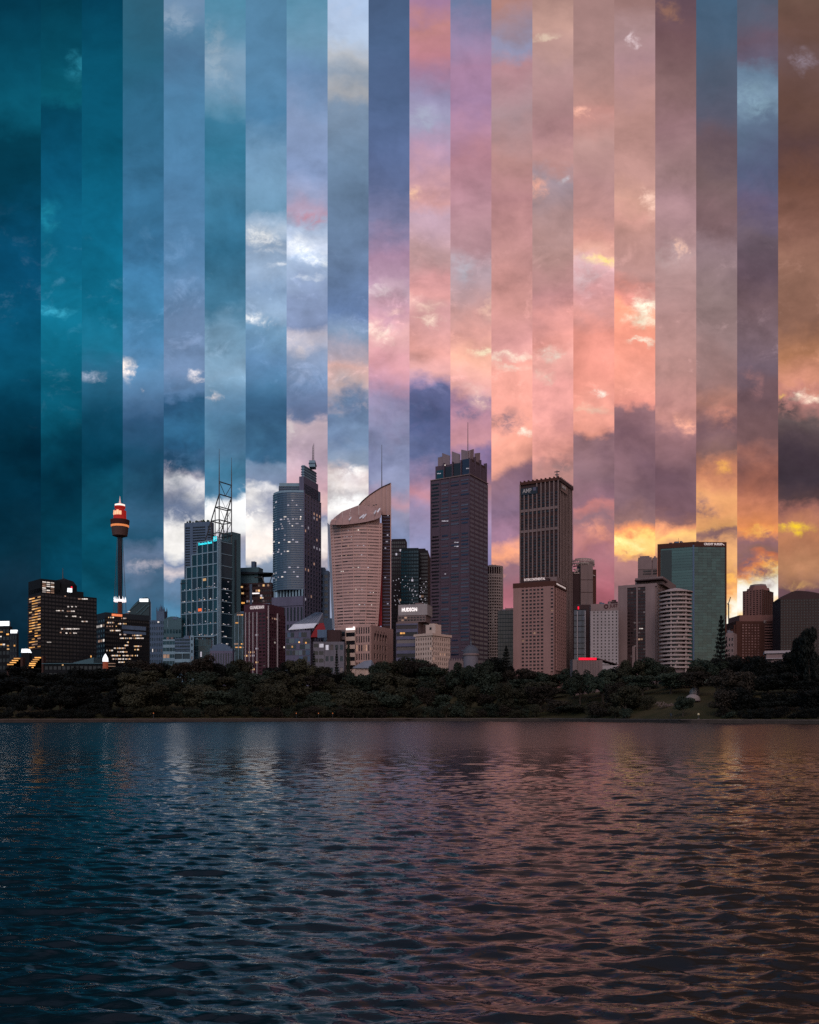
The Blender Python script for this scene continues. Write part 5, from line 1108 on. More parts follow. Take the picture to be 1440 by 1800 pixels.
b.facade(b.left, 0, b.a-1.2, b.z(1168), b.z(1073), 7, 17, .36, .5, wall_h, M_GL_BROWN, 0, proud=.5)
q = MB(); b.left.box(q, -.1, b.a-.2, b.z(1072.9), b.H, -.2, .7); q.build('attic', S_GREYP, b.root)
q = MB(); b.left.box(q, b.a-1.2, b.a, 0, b.z(1073), .0, .55); q.build('wall', wall_h, b.root)
m_dr = mat('letter_dark_red', rgb=(.05, .008, .014))
b.sign(b.left, 'JUST', b.tl(1079), b.z(1065.3), 3.0, m_dr, .8, w=b.tl(1071.5)-b.tl(1086.2))
q = MB(); c0 = Vector(b.left.P(b.tl(1065.5), b.z(1065.8), .9))
for i in range(14):
    a, c = 2*math.pi*i/14, 2*math.pi*(i+1)/14; r_ = 1.25
    q.bar(c0+b.left.d.to_3d()*r_*math.cos(a)+Vector((0, 0, r_*math.sin(a))), c0+b.left.d.to_3d()*r_*math.cos(c)+Vector((0, 0, r_*math.sin(c))), .3)
q.build('sign_ring', m_dr, b.root)
q = MB(); P_ = lambda t, d: tuple(b.dl*t+b.dr*d); q.prism([P_(0, 4), P_(0, 10), P_(5.6, 10), P_(5.6, 4)], b.H, b.H+2); q.prism([P_(1, 5), P_(1, 9), P_(4, 9), P_(4, 5)], b.H+2.02, b.H+3.4); q.build('plant_room', S_BLKROSE, b.root)
Y = 470; X = U(1035)*Y; g = ground(X, Y); r = empty('red_lit_hall', (X, Y, g), 'low hall with a long glowing red roof edge among the trees', 'building'); zz = lambda p_: zof(p_, Y)-g; xx = lambda p_: U(p_)*Y-X
q = MB(); q.box(xx(1014), xx(1060), 1, 12, -2, zz(1160)); q.build('wall', S_GREYT, r)
q = MB(); q.box(xx(1018.5), xx(1049), .4, 2, zz(1160)+.03, zz(1156)); q.build('red_light_band', M_RED, r)
q = MB(); q.hexa([(xx(1050), 1, zz(1158)), (xx(1087), 1, zz(1168)), (xx(1087), 10, zz(1168)), (xx(1050), 10, zz(1158)), (xx(1050), 1, zz(1156)), (xx(1087), 1, zz(1167)), (xx(1087), 10, zz(1164)), (xx(1050), 10, zz(1154))]); q.build('roof', S_BLKROSE, r)
for i in range(9):
    q = MB(); x = xx(1016+i*4.6); q.box(x, x+.5, .6, .99, -2, zz(1160.5)); q.build('column', S_GREYT, r)
q = MB(); q.box(xx(1007), xx(1014), 0, 8, -2, zz(1159)); q.build('annex', S_GREYT, r)

# grey-pink slab with dark glass strips
Y = 620; b = B('striped_slab', 'broad grey-pink slab with two dark recessed glass strips between blank walls', 'building', Y, 1087, 1155, 1188, 1025, 28)
b.core(S_GREYP, inset=.6)
q = MB()
for pa, pb in ((1087, 1103), (1119, 1121.5), (1135, 1152)): b.left.box(q, b.tl(pb), b.tl(pa), -3, b.H, 0, .6)
b.left.box(q, 0, b.a, b.z(1030), b.H, .03, .65); q.build('wall', S_GREYP, b.root)
b.facade(b.left, b.tl(1119), b.tl(1103), 0, b.z(1030), 3, 30, .8, .5, S_BLKROSE, M_GL_BROWN, .01, lits=[M_LIT[3]], proud=-.1+.15)
b.facade(b.left, b.tl(1135), b.tl(1121.5), 0, b.z(1030), 3, 30, .8, .5, S_BLKROSE, M_GL_BROWN, .02, lits=[M_LIT[3]], proud=.05)
b.facade(b.right, 0, b.b, 0, b.H-1.5, 5, 30, .72, .52, S_GREYT, M_GL_BROWN, .02, lits=[M_LIT[3]], single=False)
q = MB(); b.left.box(q, b.tl(1117), b.tl(1112), 0, b.z(1135), .7, 1.0); q.build('stair_bay', S_GREYP, b.root)
lights(b, b.left, [(1124, 1131, 1105)], .8, 3, .4, [M_LIT[1]])
b.roofbox('upper_storeys', S_GREYT, -.1, .62, .1, .8, b.H, b.z(1011)); q = MB(); P_ = lambda t, d: tuple(b.dl*t+b.dr*d)
q.prism([P_(-4, -.5), P_(-4, 18), P_(16, 18), P_(16, -.5)], b.z(1019), b.z(1017)); q.build('canopy', S_BLKROSE, b.root)
b = B('twin_top_block', 'pair of pale blank roof towers with slits, rising behind the striped slab', 'building', 800, 1122, 1155.5, 1158, 980, 14, 18)
b.core(S_GREYT, z1=b.z(1000))
for pa, pb, tp, ns in ((1122, 1146, 979, 3), (1147, 1157, 980, 4)):
    q = MB(); b.left.box(q, max(0, b.tl(pb)), b.tl(pa), b.z(1000), b.z(tp), -14, .4)
    b.left.box(q, max(0, b.tl(pb-4)), b.tl(pa+3), b.z(tp), b.z(tp-3), -10, -1) ; q.build('roof_tower', S_GREYP, b.root)
    for i in range(2):
        q = MB(); b.left.box(q, max(0, b.tl(pb-1)), b.tl(pa+9 if pa < 1140 else pa+1), b.z(1004.5+i*4.5), b.z(1002+i*4.5), .0, .5); q.build('slit_window', M_GL_BROWN, b.root)

# green mirrored tower
Y = 720; b = B('green_glass_tower', 'green mirrored glass tower with a rust frame and CREDIT SUISSE lettering', 'building', Y, 1156, 1219, 1277, 952.5, 21)
f_r = (U(1277)*Y-b.X)/(math.cos(math.radians(3))-U(1277)*math.sin(math.radians(3))); b.dr = Vector((math.cos(math.radians(3)), math.sin(math.radians(3)))); 
nr = Vector((math.sin(math.radians(3)), -math.cos(math.radians(3)))); b.right = Face((0, 0), b.dr, nr, f_r); b.b = f_r
b.left.n = Vector((-math.sin(b.th), -math.cos(b.th)))
pl = [(0, 0), tuple(b.dr*f_r), tuple(b.dr*f_r+Vector((4, 24))), tuple(b.dl*b.a+Vector((11, 24))), tuple(b.dl*b.a)]
b.core(M_GL_GREEN, inset=.3, poly=pl)
nz = 42; z0, z1 = b.z(1172), b.z(961)
cw = f_r/9
for r_ in range(nz):
    z = z0+(z1-z0)*(r_+.5)/nz; h = (z1-z0)/nz
    for c in range(7):
        o = b.win(b.right, .3+(f_r-1.5)*(c+.5)/7, z, (f_r-1.5)/7-.06, h-.16, M_GL_GREEN, -.02, 'glass_panel'); o.rotation_euler = (random.uniform(-.008, .008), 0, b.right.rot()+random.uniform(-.012, .012))
    q = MB(); b.left.box(q, .6, b.tl(1181), z-h/2+.08, z+h/2-.12, -.2, .02+.06*random.random()); q.build('glass_row', M_GL_GREEN, b.root)
q = MB(); b.left.box(q, b.tl(1181), b.tl(1162.5), b.z(1030), b.z(964), -.1, .25); b.left.box(q, b.tl(1181), b.tl(1162.5), b.z(1172), b.z(1030.2), -.1, .24); q.build('dark_panel', mat('glass_dark_reflection', rgb=(.012, .022, .024), rough=.3), b.root)  # dark reflection on the left glass, put in as a darker colour
q = MB(); b.left.box(q, -.25, .5, 0, b.z(958), .0, .6); b.right.box(q, -.1, .6, 0, b.z(958)-.1, .02, .62); q.build('corner_fin', S_SLATE, b.root)
q = MB(); b.left.box(q, b.a-2.6, b.a, 0, b.H, -.5, .5); b.left.box(q, -.2, b.a-2.62, b.z(961)+.02, b.H, -.5, .55); q.build('frame', S_RUST, b.root)
q = MB(); b.right.box(q, f_r-1.2, f_r, 0, b.H-.02, -.5, .5); b.right.box(q, .3, f_r-1.22, b.z(961)+.02, b.H-.03, -.5, .56); q.build('frame', S_RUST, b.root)
b.sign(b.right, 'CREDIT SUISSE', b.right.len*.58, b.z(956.6), 2.6, mat('letter_white'), .8, w=U(1263)*Y-U(1231)*Y)
for i in range(3):
    q = MB(); t = f_r*.845+i*.35; q.bar(b.right.P(t, b.z(955)-i*.3, .8), b.right.P(t+1.6, b.z(957.3)-i*.25, .8), .22); q.build('sign_emblem', mat('letter_white'), b.root)
for i in range(2):
    q = MB(); p = b.dl*(8+i*9)+Vector((0, 5)); q.box(p.x-1, p.x+1, p.y-1, p.y+1, b.H, b.H+1.5); q.build('roof_box', S_GREYT, b.root)

# round white balconied flats
Y = 590; X = U(1187.5)*Y; g = ground(X, Y); r = empty('round_flats', (X, Y, g), 'white round apartment tower ringed with balconies under a low conical roof', 'building'); zz = lambda p_: zof(p_, Y)-g; R = 26.5*Y/FOC; R0 = R
def blob(rr, sx=1.0): return rr
q = MB(); q.lathe([(R-2.3, -3), (R-2.3, zz(1043))], 28); q.build('core', S_GREYT, r)
nfl = 19
for i in range(nfl):
    z = zz(1049.5+i*6.95)
    q = MB(); q.lathe([(R-2.4, z-.25), (R+.5, z-.25), (R+.5, z+.02), (R-2.4, z+.02)], 28, cap=False); q.build('balcony_slab', S_WHITE, r)
    q = MB(); q.lathe([(R+.25, z+.03), (R+.5, z+.03), (R+.5, z+.85), (R+.25, z+.85)], 28, cap=False); q.build('balcony_front', S_WHITE, r)
    for j in range(12):
        a = -1.4+2.8*j/11+random.uniform(-.05, .05); x, y = (R-2.28)*math.sin(a), -(R-2.28)*math.cos(a)
        me = unit_box(2.1, 1.55, .1, random.choice([M_GL_BROWN, M_GL_BROWN, M_GL_BLACK, S_WHITE]), 'window'); o = link('window', me, r, None, (x, y, z+1.55), a)
    if random.random() < .6:
        a = random.uniform(-1.2, 1.2); q = MB(); x, y = (R-.6)*math.sin(a), -(R-.6)*math.cos(a); q.box(x-.5, x+.5, y-.2, y+.2, z+.1, z+2.1); q.build('screen', S_WHITE, r)
for a in (-.62, .5):
    q = MB(); x, y = (R-1.2)*math.sin(a), -(R-1.2)*math.cos(a); q.bar((x, y, -2), (x, y, zz(1043)), .5); q.build('column', S_WHITE, r)
q = MB(); q.lathe([(R+1.2, zz(1043)), (R+1.2, zz(1041.5)), (10*Y/FOC, zz(1035.5)), (4*Y/FOC, zz(1034.5)), (1, zz(1034))], 20); q.build('roof', S_WHITE, r)
o = link('lit_window', unit_box(1.8, 1.2, .1, M_LIT[1], 'lit_window'), r, None, ((R-2.2)*.35, -(R-2.2)*.93, zz(1139)), .35)

# sunset towers on the right
Y = 820; b = B('stepped_tower', 'rust-brown tower in two stages with an octagonal top, against the bright sunset', 'building', Y, 1306, 1340, 1359, 1036, 44)
b.core(S_RUST, inset=.4, z1=b.H)
S_R2 = stone('facade_rose_brown', .17, .085, .075)
b.facade(b.left, 0, b.a, b.z(1084), b.H, 6, 14, .5, .55, S_R2, M_GL_BROWN, 0); b.facade(b.right, 0, b.b, b.z(1084), b.H, 5, 14, .5, .55, S_RUST, M_GL_BROWN, 0)
c0 = (b.dl*b.a+b.dr*b.b)/2
for (rr, ya, yb) in ((21, 1036, 1031), (16.5, 1031, 1027), (15, 1027, 1024)):
    q = MB(); q.lathe([(rr*Y/FOC, b.z(ya)), (rr*Y/FOC*.93, b.z(yb))], 8, c0.x, c0.y); q.build('crown_tier', S_R2 if rr > 16 else S_GREYT, b.root)
x0 = lambda p_, d=0: U(p_)*(Y+d)-b.X
for (pa, pb, tp, d0) in ((1300, 1366, 1083, -8), (1294, 1368, 1094, -10), (1290, 1300, 1100, -9), (1285, 1293, 1108, -8)):
    q = MB(); q.box(x0(pa, d0), x0(pb, d0), d0, 20, -3, b.z(tp)); q.build('lower_stage', S_RUST if tp != 1083 else S_R2, b.root)
fl = Face((x0(1344, -10), -10), (-1, 0), (0, -1), 30); fr = Face((x0(1368, -10), -10), (-1, 0), (0, -1), 14)
b.facade(fl, x0(1344)-x0(1336), x0(1344)-x0(1304), b.z(1160), b.z(1098), 6, 13, .5, .5, S_RUST, M_GL_ROSE, 0, proud=.3)
b.facade(fr, 0, x0(1368)-x0(1344), b.z(1160), b.z(1098), 1, 13, .98, .5, S_R2, M_GL_BROWN, 0, proud=.4)
q = MB(); z = b.z(1095); xs = x0(1342.5, -10); q.box(xs, xs+2.6, -10.6, -10.1, z+.9, z+1.4); q.box(xs, xs+.5, -10.6, -10.1, z-1.2, z+.9); q.box(xs+.5, xs+2.2, -10.6, -10.1, z-.1, z+.3); q.box(xs+.5, xs+2.6, -10.6, -10.1, z-1.2, z-.8); q.build('wall_emblem', S_WHT, b.root)
b = B('rounded_roof_tower', 'dark brown tower with a broad rounded roof at the right edge', 'building', 760, 1372, 1452, 1453, 1052, 8, 26)
b.core(S_BLKROSE, inset=.4)
b.facade(b.left, 0, b.a, b.z(1172), b.H, 16, 24, .6, .55, stone('grid_brown', .045, .032, .03), M_GL_BLACK, 0, proud=.4); b.facade(b.right, 0, b.b, b.z(1172), b.H, 9, 24, .6, .55, stone('grid_brown', .045, .032, .03), M_GL_BLACK, 0, proud=.4, single=False)
for i in range(12):
    s0, s1 = i/12, (i+1)/12; hh = lambda s: (b.z(1037.5)-b.H)*max(0, math.sin(math.pi*min(1, (s/.36*.5 if s < .36 else .5+(s-.36)/.64*.36)))) if True else 0
    q = MB(); t0, t1 = b.a*(1-s0), b.a*(1-s1); P0, P1 = b.dl*t0, b.dl*t1; D = b.dr*b.b
    h0, h1 = max(hh(s0), .3), max(hh(s1), .3); zb_ = b.H+.02
    q.hexa([(P0.x, P0.y, zb_), (P1.x, P1.y, zb_), (P1.x+D.x, P1.y+D.y, zb_), (P0.x+D.x, P0.y+D.y, zb_), (P0.x, P0.y, zb_+h0), (P1.x, P1.y, zb_+h1), (P1.x+D.x, P1.y+D.y, zb_+h1), (P0.x+D.x, P0.y+D.y, zb_+h0)]); q.build('roof_segment', S_BLKROSE, b.root)
b = B('white_corner_block', 'small pale block with dark windows between the green tower and the stepped tower', 'building', 640, 1275, 1290, 1296, 1112, 30, 14)
b.core(S_GREYP, inset=.3); b.facade(b.left, 0, b.a, 1, b.H-3, 3, 9, .5, .5, S_GREYP, M_GL_BROWN, 0)
b = B('low_terrace', 'long low pale roof and terrace among trees at far right', 'building', 520, 1347, 1404, 1408, 1143, 20, 14)
b.core(S_GREYP, z1=b.H-2); q = MB(); P_ = lambda t, d: tuple(b.dl*t+b.dr*d); q.prism([P_(-1, -1), P_(-1, 14), P_(b.a+1, 14), P_(b.a+1, -1)], b.H-1.6, b.H); q.build('roof', S_WHITEP, b.root)
q = MB(); b.left.box(q, 0, b.a, b.H-5, b.H-4.5, 0, 1.4); q.build('ledge', S_WHITEP, b.root)
# crane
Y = 1000; X = U(1281)*Y; g = ground(X, Y); r = empty('tower_crane', (X, Y, g), 'tiny construction crane with raised jib in the bright gap beside the green tower', 'crane'); zz = lambda p_: zof(p_, Y)-g; xx = lambda p_: U(p_)*Y-X
for nm, a, c, w_ in (('mast', (1281, 1150), (1281, 1062), .5), ('jib', (1280, 1063), (1284.4, 1049.5), .4), ('counter_jib', (1281, 1063), (1278.5, 1061), .4)):
    q = MB(); q.bar((xx(a[0]), 0, zz(a[1])), (xx(c[0]), 0, zz(c[1])), w_); q.build(nm, M_STEEL, r)
# hip-roofed pavilion
Y = 530; X = U(640)*Y; g = ground(X, Y); r = empty('garden_pavilion', (X, Y, g), 'small pavilion with a pale grey hipped roof among the trees', 'house'); zz = lambda p_: zof(p_, Y)-g; xx = lambda p_: U(p_)*Y-X
q = MB(); q.prism([(xx(619), 0), (xx(652), -1), (xx(661), 8), (xx(630), 10)], zz(1174.8), zz(1173.8)); q.prism([(xx(619), 0), (xx(652), -1), (xx(661), 8), (xx(630), 10)], zz(1173.8), [zz(1161), zz(1159.5), zz(1159.5), zz(1161)], [(xx(640), 4), (xx(653), 4), (xx(653), 5), (xx(640), 5)]); q.build('roof', S_ROOFG, r)
q = MB(); q.box(xx(624), xx(652), 1, 8, -2, zz(1174.8)); q.build('wall', S_CREAM, r)
for px in (623.5, 631, 640, 649):
    q = MB(); q.box(xx(px), xx(px)+.4, .3, .7, -2, zz(1174.9)); q.build('post', S_CREAM, r)

# ------------------------------------------------------------------ plant, tanks and aerials on the flat roofs
rr_ = random.Random(12)
for b in BL:
    if b.name in ('hotel_block', 'cream_block', 'white_hotel', 'striped_slab', 'lit_office', 'maroon_block', 'stepped_block', 'dark_slab', 'low_office', 'teal_block', 'navy_glass_block', 'side_block', 'arched_stone_block', 'office_block', 'teal_fin_block', 'small_block', 'banded_tower', 'white_corner_block', 'green_glass_tower', 'finned_tower'):
        n = 3 if b.a > 14 else 2
        for i in range(n):
            fa, fb = rr_.uniform(.12, .75), rr_.uniform(.25, .7); p = b.dl*b.a*fa+b.dr*b.b*fb; w = rr_.uniform(.8, 2.2); h = rr_.uniform(.8, 2.4)
            q = MB(); q.box(p.x-w, p.x+w, p.y-w*.7, p.y+w*.7, b.H-.02, b.H+h); q.build('roof_plant', rr_.choice([S_GREYT, S_GREYB, S_SLATE]), b.root)
        p = b.dl*b.a*rr_.uniform(.2, .8)+b.dr*b.b*.4; q = MB(); q.bar((p.x, p.y, b.H), (p.x, p.y, b.H+rr_.uniform(3, 6)), .12, .06); q.build('aerial', M_STEEL, b.root)
# ------------------------------------------------------------------ trees
def leaf_mat(name, c1, c2, rough=.75):
    m = bpy.data.materials.new(name); m.use_nodes = True; t = NT(m.node_tree); p = m.node_tree.nodes['Principled BSDF']
    geo = m.node_tree.nodes.new('ShaderNodeNewGeometry'); oi = m.node_tree.nodes.new('ShaderNodeObjectInfo')
    f = t.noise(geo.outputs['Position'], .35, 3.0, .6); rnd = geo.outputs['Random Per Island']
    k = t.m('ADD', t.m('MULTIPLY', f, .6), t.m('MULTIPLY', rnd, .4))
    c = t.mix(k, c1+(1,), c2+(1,)); g = t.m('MULTIPLY_ADD', oi.outputs['Random'], .7, .65)
    t.put(p, 'Base Color', t.vm('MULTIPLY', c, t.xyz(g, g, g))); p.inputs['Roughness'].default_value = rough; p.inputs['Specular IOR Level'].default_value = .15
    return m
LEAF = [leaf_mat('foliage_deep', (.012, .021, .016), (.036, .047, .032)), leaf_mat('foliage_olive', (.016, .018, .011), (.044, .042, .026)), leaf_mat('foliage_russet', (.012, .011, .009), (.031, .025, .019)), leaf_mat('foliage_pine_and_dimmed', (.003, .005, .005), (.009, .011, .009))]
BARK = mat('bark', rgb=(.035, .026, .02), var=.4, vscale=.6)
def leaf_mesh(name, pts, size, m, seed):
    r = np.random.default_rng(seed); n = len(pts); c = np.array([p[:3] for p in pts]); nd = np.array([p[3:] for p in pts])
    nd = nd+r.normal(0, .6, (n, 3)); nd /= np.linalg.norm(nd, axis=1)[:, None]
    a = np.cross(nd, r.normal(size=(n, 3))); a /= np.linalg.norm(a, axis=1)[:, None]
    b_ = np.cross(nd, a)
    s = (size*r.uniform(.5, 1.4, n))[:, None]; w = s*r.uniform(.5, .85, n)[:, None]
    v = np.stack([c-a*s, c-b_*w+nd*s*.15, c+a*s, c+b_*w+nd*s*.15], 1).reshape(-1, 3)
    me = bpy.data.meshes.new(name); me.vertices.add(4*n); me.vertices.foreach_set('co', v.ravel())
    me.loops.add(4*n); me.loops.foreach_set('vertex_index', np.arange(4*n, dtype=np.int32)); me.polygons.add(n)
    me.polygons.foreach_set('loop_start', np.arange(0, 4*n, 4, dtype=np.int32)); me.update(calc_edges=True); me.materials.append(m); return me
def crown_points(kind, seed, n):
    r = np.random.default_rng(seed); pts = []
    if kind in ('broad', 'round', 'tall', 'shrub'):          # unit crown: z 0..1, radius about .5
        nl = {'broad': 30, 'round': 22, 'tall': 26, 'shrub': 14}[kind]; lobes = []
        for i in range(nl):
            a = r.uniform(0, 6.283); q = r.uniform(0, 1)**.6
            if kind == 'broad': z = r.uniform(.35, .85); rad = .40*q; rr = r.uniform(.06, .18)
            elif kind == 'round': z = r.uniform(.3, .78); rad = .28*q; rr = r.uniform(.08, .22)
            elif kind == 'tall': z = r.uniform(.2, .88); rad = .26*q*(1.1-z*.6); rr = r.uniform(.06, .17)
            else: z = r.uniform(.15, .6); rad = .36*q; rr = r.uniform(.09, .24)
            lobes.append((rad*math.cos(a), rad*math.sin(a), z, rr))
        wts = np.array([l[3]**2 for l in lobes]); wts /= wts.sum()
        for i in range(n):
            x, y, z, rr = lobes[r.choice(nl, p=wts)]; d = r.normal(size=3); d /= np.linalg.norm(d)
            q = rr*r.uniform(.72, 1.1)
            pts.append((x+d[0]*q, y+d[1]*q, z+d[2]*q*.85, d[0], d[1], d[2]))
    elif kind == 'pine':                                     # tiers of whorled branches
        for i in range(n):
            z = r.uniform(.08, 1.0); tier = round(z*16)/16; z2 = tier+r.normal(0, .008); R = .5*(1.02-z)**.75
            a = (r.integers(7)+.3*math.sin(tier*40))*6.283/7+r.normal(0, .12)+tier*9; q = R*r.uniform(.1, 1)
            pts.append((q*math.cos(a), q*math.sin(a), z2+q*.10-.03, math.cos(a)*.5, math.sin(a)*.5, .7))
    return pts
CROWNS = {}
for kind, k_, n in (('broad', 5, 5200), ('round', 4, 4600), ('tall', 3, 4600), ('shrub', 3, 2200), ('pine', 2, 2200)):
    for li, m in enumerate(LEAF if kind != 'pine' else [LEAF[3]]):   # four leaf tones
        for s in range(k_ if li < 2 else 2):
            CROWNS.setdefault((kind, li if kind != 'pine' else 3), []).append(leaf_mesh('crown', crown_points(kind, 100*li+s+hash(kind) % 1 + len(kind)*7, n), 0.027 if kind != 'pine' else .026, m, s+li*9))
def trunk_mesh(kind, seed):
    r = random.Random(seed); q = MB()
    segs = [(0, 0, 0, .035)]
    top = .95 if kind in ('pine', 'tall') else .55
    x = y = 0
    for i in range(1, 5): x += r.uniform(-.02, .02); y += r.uniform(-.02, .02); segs.append((x, y, top*i/4, .035*(1-.2*i)))
    for a, c in zip(segs[:-1], segs[1:]): q.bar(a[:3], c[:3], a[3], c[3])
    if kind != 'pine':
        for i in range(6):
            a = i*1.05+r.random(); z = r.uniform(.2, .42); l_ = r.uniform(.18, .32); q.bar((0, 0, z), (l_*math.cos(a), l_*math.sin(a), z+r.uniform(.15, .3)), .014, .006)
    return q.mesh('trunk', BARK)
TRUNKS = {k: [trunk_mesh(k, s) for s in range(3)] for k in ('broad', 'round', 'tall', 'shrub', 'pine')}
TN = {'broad': 'broad_tree', 'round': 'round_tree', 'tall': 'tall_tree', 'shrub': 'shrub', 'pine': 'pine_tree'}
rt = random.Random(21); TREES = []
def tree(px, k, top, width, kind, li, label=None, group=None, sink=.06):
    """a tree at pixel column px, k metres behind the waterline, its top at pixel row top, crown width in pixels"""
    u = U(px); Y = shoreY(u)+k; X = u*Y; g = ground(X, Y); h = zof(top, Y)-g; w = width/FOC*Y
    if h < 1: h = 1.5
    li = 3 if (px < 225 or px > 1300) and kind != 'pine' else li  # crowns at both ends darkened by leaf colour, standing in for dusk there
    r = empty(TN[kind], (X, Y, g-.1), label, 'shrub' if kind == 'shrub' else 'tree', group)
    cm = rt.choice(CROWNS[(kind, 3 if kind == 'pine' else li)]); low = {'shrub': .0, 'pine': .02}.get(kind, rt.uniform(.0, .1))
    o = link('crown', cm, r); o.location = (0, 0, h*low); o.scale = (w, w*rt.uniform(.85, 1.1), h*(1-low)*1.04/({'broad': 1.0, 'round': .98, 'tall': 1.02, 'shrub': .78, 'pine': 1.0}[kind])); o.rotation_euler = (0, 0, rt.uniform(0, 6.28))
    o = link('trunk', rt.choice(TRUNKS[kind]), r); o.scale = (max(w, h*.5)*.75, max(w, h*.5)*.75, h*.95); o.rotation_euler = (0, 0, rt.uniform(0, 6.28)); TREES.append((px, r)); return r
sil_x = [-60, 0, 70, 90, 160, 185, 200, 230, 260, 290, 320, 340, 390, 430, 445, 480, 520, 600, 650, 665, 690, 715, 735, 765, 790, 810, 850, 870, 905, 915, 960, 1000, 1040, 1080, 1110, 1150, 1165, 1200, 1220, 1240, 1280, 1310, 1340, 1365, 1390, 1410, 1500]
sil_y = [1178, 1178, 1176, 1174, 1176, 1183, 1176, 1165, 1158, 1160, 1166, 1160, 1152, 1164, 1171, 1168, 1164, 1176, 1186, 1168, 1151, 1158, 1156, 1166, 1170, 1160, 1163, 1160, 1168, 1180, 1182, 1178, 1172, 1172, 1164, 1161, 1170, 1172, 1168, 1160, 1152, 1152, 1148, 1150, 1150, 1140, 1140]
sil = lambda x: float(np.interp(x, sil_x, sil_y))
LMK = [(-200, 'the left-edge offices'), (35, 'the stepped amber atrium'), (62, 'the amber-lit end wall'), (110, 'the dark left tower'), (150, 'the long teal-roofed hall'), (185, 'the floodlit spire'), (212, 'the observation tower'), (250, 'the lit office'), (278, 'the gothic block'), (303, 'the teal block'), (325, 'the white-framed low office'), (357, 'the fine-finned low office'), (392, 'the arched hall'), (421, 'the teal fin block'), (450, 'the GUARDIAN lettering'), (485, 'the maroon tower corner'), (525, 'the sloped zinc roof'), (580, 'the stepped grey office'), (612, 'the small white sign'), (640, 'the hipped pavilion'), (672, 'the arched stone corner'), (712, 'the HUDSON lettering'), (745, 'the cream block'), (780, 'the plum tower'), (828, 'the ribbed dome'), (867, 'the round gridded tower'), (890, 'the dark slab'), (930, 'the pink hotel'), (965, 'the finned tower'), (1000, 'the hotel corner'), (1035, 'the red-lit hall'), (1065, 'the white hotel'), (1105, 'the striped slab'), (1140, 'the striped slab corner'), (1187, 'the white round flats'), (1240, 'the green tower'), (1280, 'the small pale block'), (1330, 'the sunset tower'), (1375, 'the low terrace'), (1415, 'the rounded-roof tower'), (1700, 'the right edge')]
zone = [(-200, 215, 'the black left end of the shore belt'), (215, 430, 'the teal-tinted stretch below the braced glass tower'), (430, 650, 'the stretch below the maroon and sail-roofed blocks'), (650, 880, 'the stretch below the lettered and cream blocks'), (880, 1110, 'the stretch below the hotel block'), (1110, 1260, 'the stretch above the lawn'), (1260, 1700, 'the black right end of the shore belt')]
def zlab(px, row, kind):
    zn = next(z for a, c, z in zone if a <= px < c)
    kd = {'broad': 'broad dark tree', 'round': 'rounded dark tree', 'tall': 'upright dark tree', 'shrub': 'low dark shrub'}[kind]
    near = min(LMK, key=lambda q: abs(q[0]-px))[1]
    return '%s in the %s row below %s' % (kd, row, near), 'trees in %s' % zn
x = -50
while x < 1500:                                   # back row makes the skyline of the belt
    kind = rt.choice(['broad', 'round', 'broad', 'tall']); w = rt.uniform(48, 78); l_, g_ = zlab(x, 'back', kind)
    tree(x, rt.uniform(88, 120), sil(x)+rt.uniform(-7, 9), w, kind, rt.choice([0, 0, 1, 1, 2, 3]), l_, g_); x += rt.uniform(15, 25)
x = -50
while x < 1500:                                   # middle row
    if not (1075 < x < 1265 or 975 < x < 1050):
        kind = rt.choice(['broad', 'round', 'round', 'tall']); w = rt.uniform(54, 92); l_, g_ = zlab(x, 'middle', kind)
        tree(x, rt.uniform(48, 76), max(sil(x)+14, 1180)+rt.uniform(-4, 20), w, kind, rt.choice([0, 1, 1, 2]), l_, g_)
    x += rt.uniform(22, 36)
x = -40
while x < 1500:                                   # front row along the sea wall
    lawn = 1118 < x < 1262; gap = 965 < x < 1050
    if not lawn:
        kind = rt.choice(['round', 'broad', 'shrub', 'round', 'tall'] if not gap else ['shrub']); w = rt.uniform(44, 84); l_, g_ = zlab(x, 'front', kind)
        tp = rt.uniform(1196, 1222) if kind != 'shrub' else rt.uniform(1222, 1240)
        tree(x, rt.uniform(14, 30), tp, w, kind, rt.choice([0, 1, 1, 2]), l_, g_)
    x += rt.uniform(20, 34)
x = -40
while x < 1500:                                   # shrubs at the foot
    if not (1115 < x < 1262 or 950 < x < 1030):
        l_, g_ = zlab(x, 'waterside', 'shrub'); tree(x, rt.uniform(8, 13), rt.uniform(1236, 1250), rt.uniform(24, 44), 'shrub', rt.choice([0, 1, 1, 2]), l_, g_)
    x += rt.uniform(14, 24)
# trees that stand out
tree(1268, 96, 1086, 46, 'pine', 3, 'tall narrow dark pine in front of the right edge of the green tower')
tree(890, 92, 1138, 44, 'pine', 3, 'dark conical pine at the left foot of the pink hotel block')
tree(1423, 60, 1086, 62, 'tall', 0, 'tallest black tree, at the right edge in front of the rounded-roof tower')
tree(1405, 66, 1106, 48, 'tall', 2, 'tall black tree just left of the tallest one at the right edge')
tree(552, 100, 1146, 16, 'pine', 3, 'small pointed dark conifer before the sloped-roof glass building')
tree(592, 100, 1142, 15, 'pine', 3, 'small pointed conifer before the stepped grey office')
tree(613, 98, 1128, 13, 'tall', 0, 'slim dark tree standing before the lit sign of the arched stone block')
tree(1201, 14, 1222, 40, 'broad', 0, 'small dark umbrella-crowned tree standing alone on the lawn by the water')
tree(886, 16, 1198, 50, 'round', 1, 'full pale-edged round tree by the water below the hotel block')
tree(1100, 20, 1205, 60, 'broad', 1, 'spreading olive tree at the left edge of the lawn')
tree(1010, 55, 1188, 46, 'round', 1, 'olive round tree on the lawn bank below the red-lit hall')
tree(1285, 30, 1180, 80, 'broad', 2, 'big brownish tree closing the right side of the lawn')
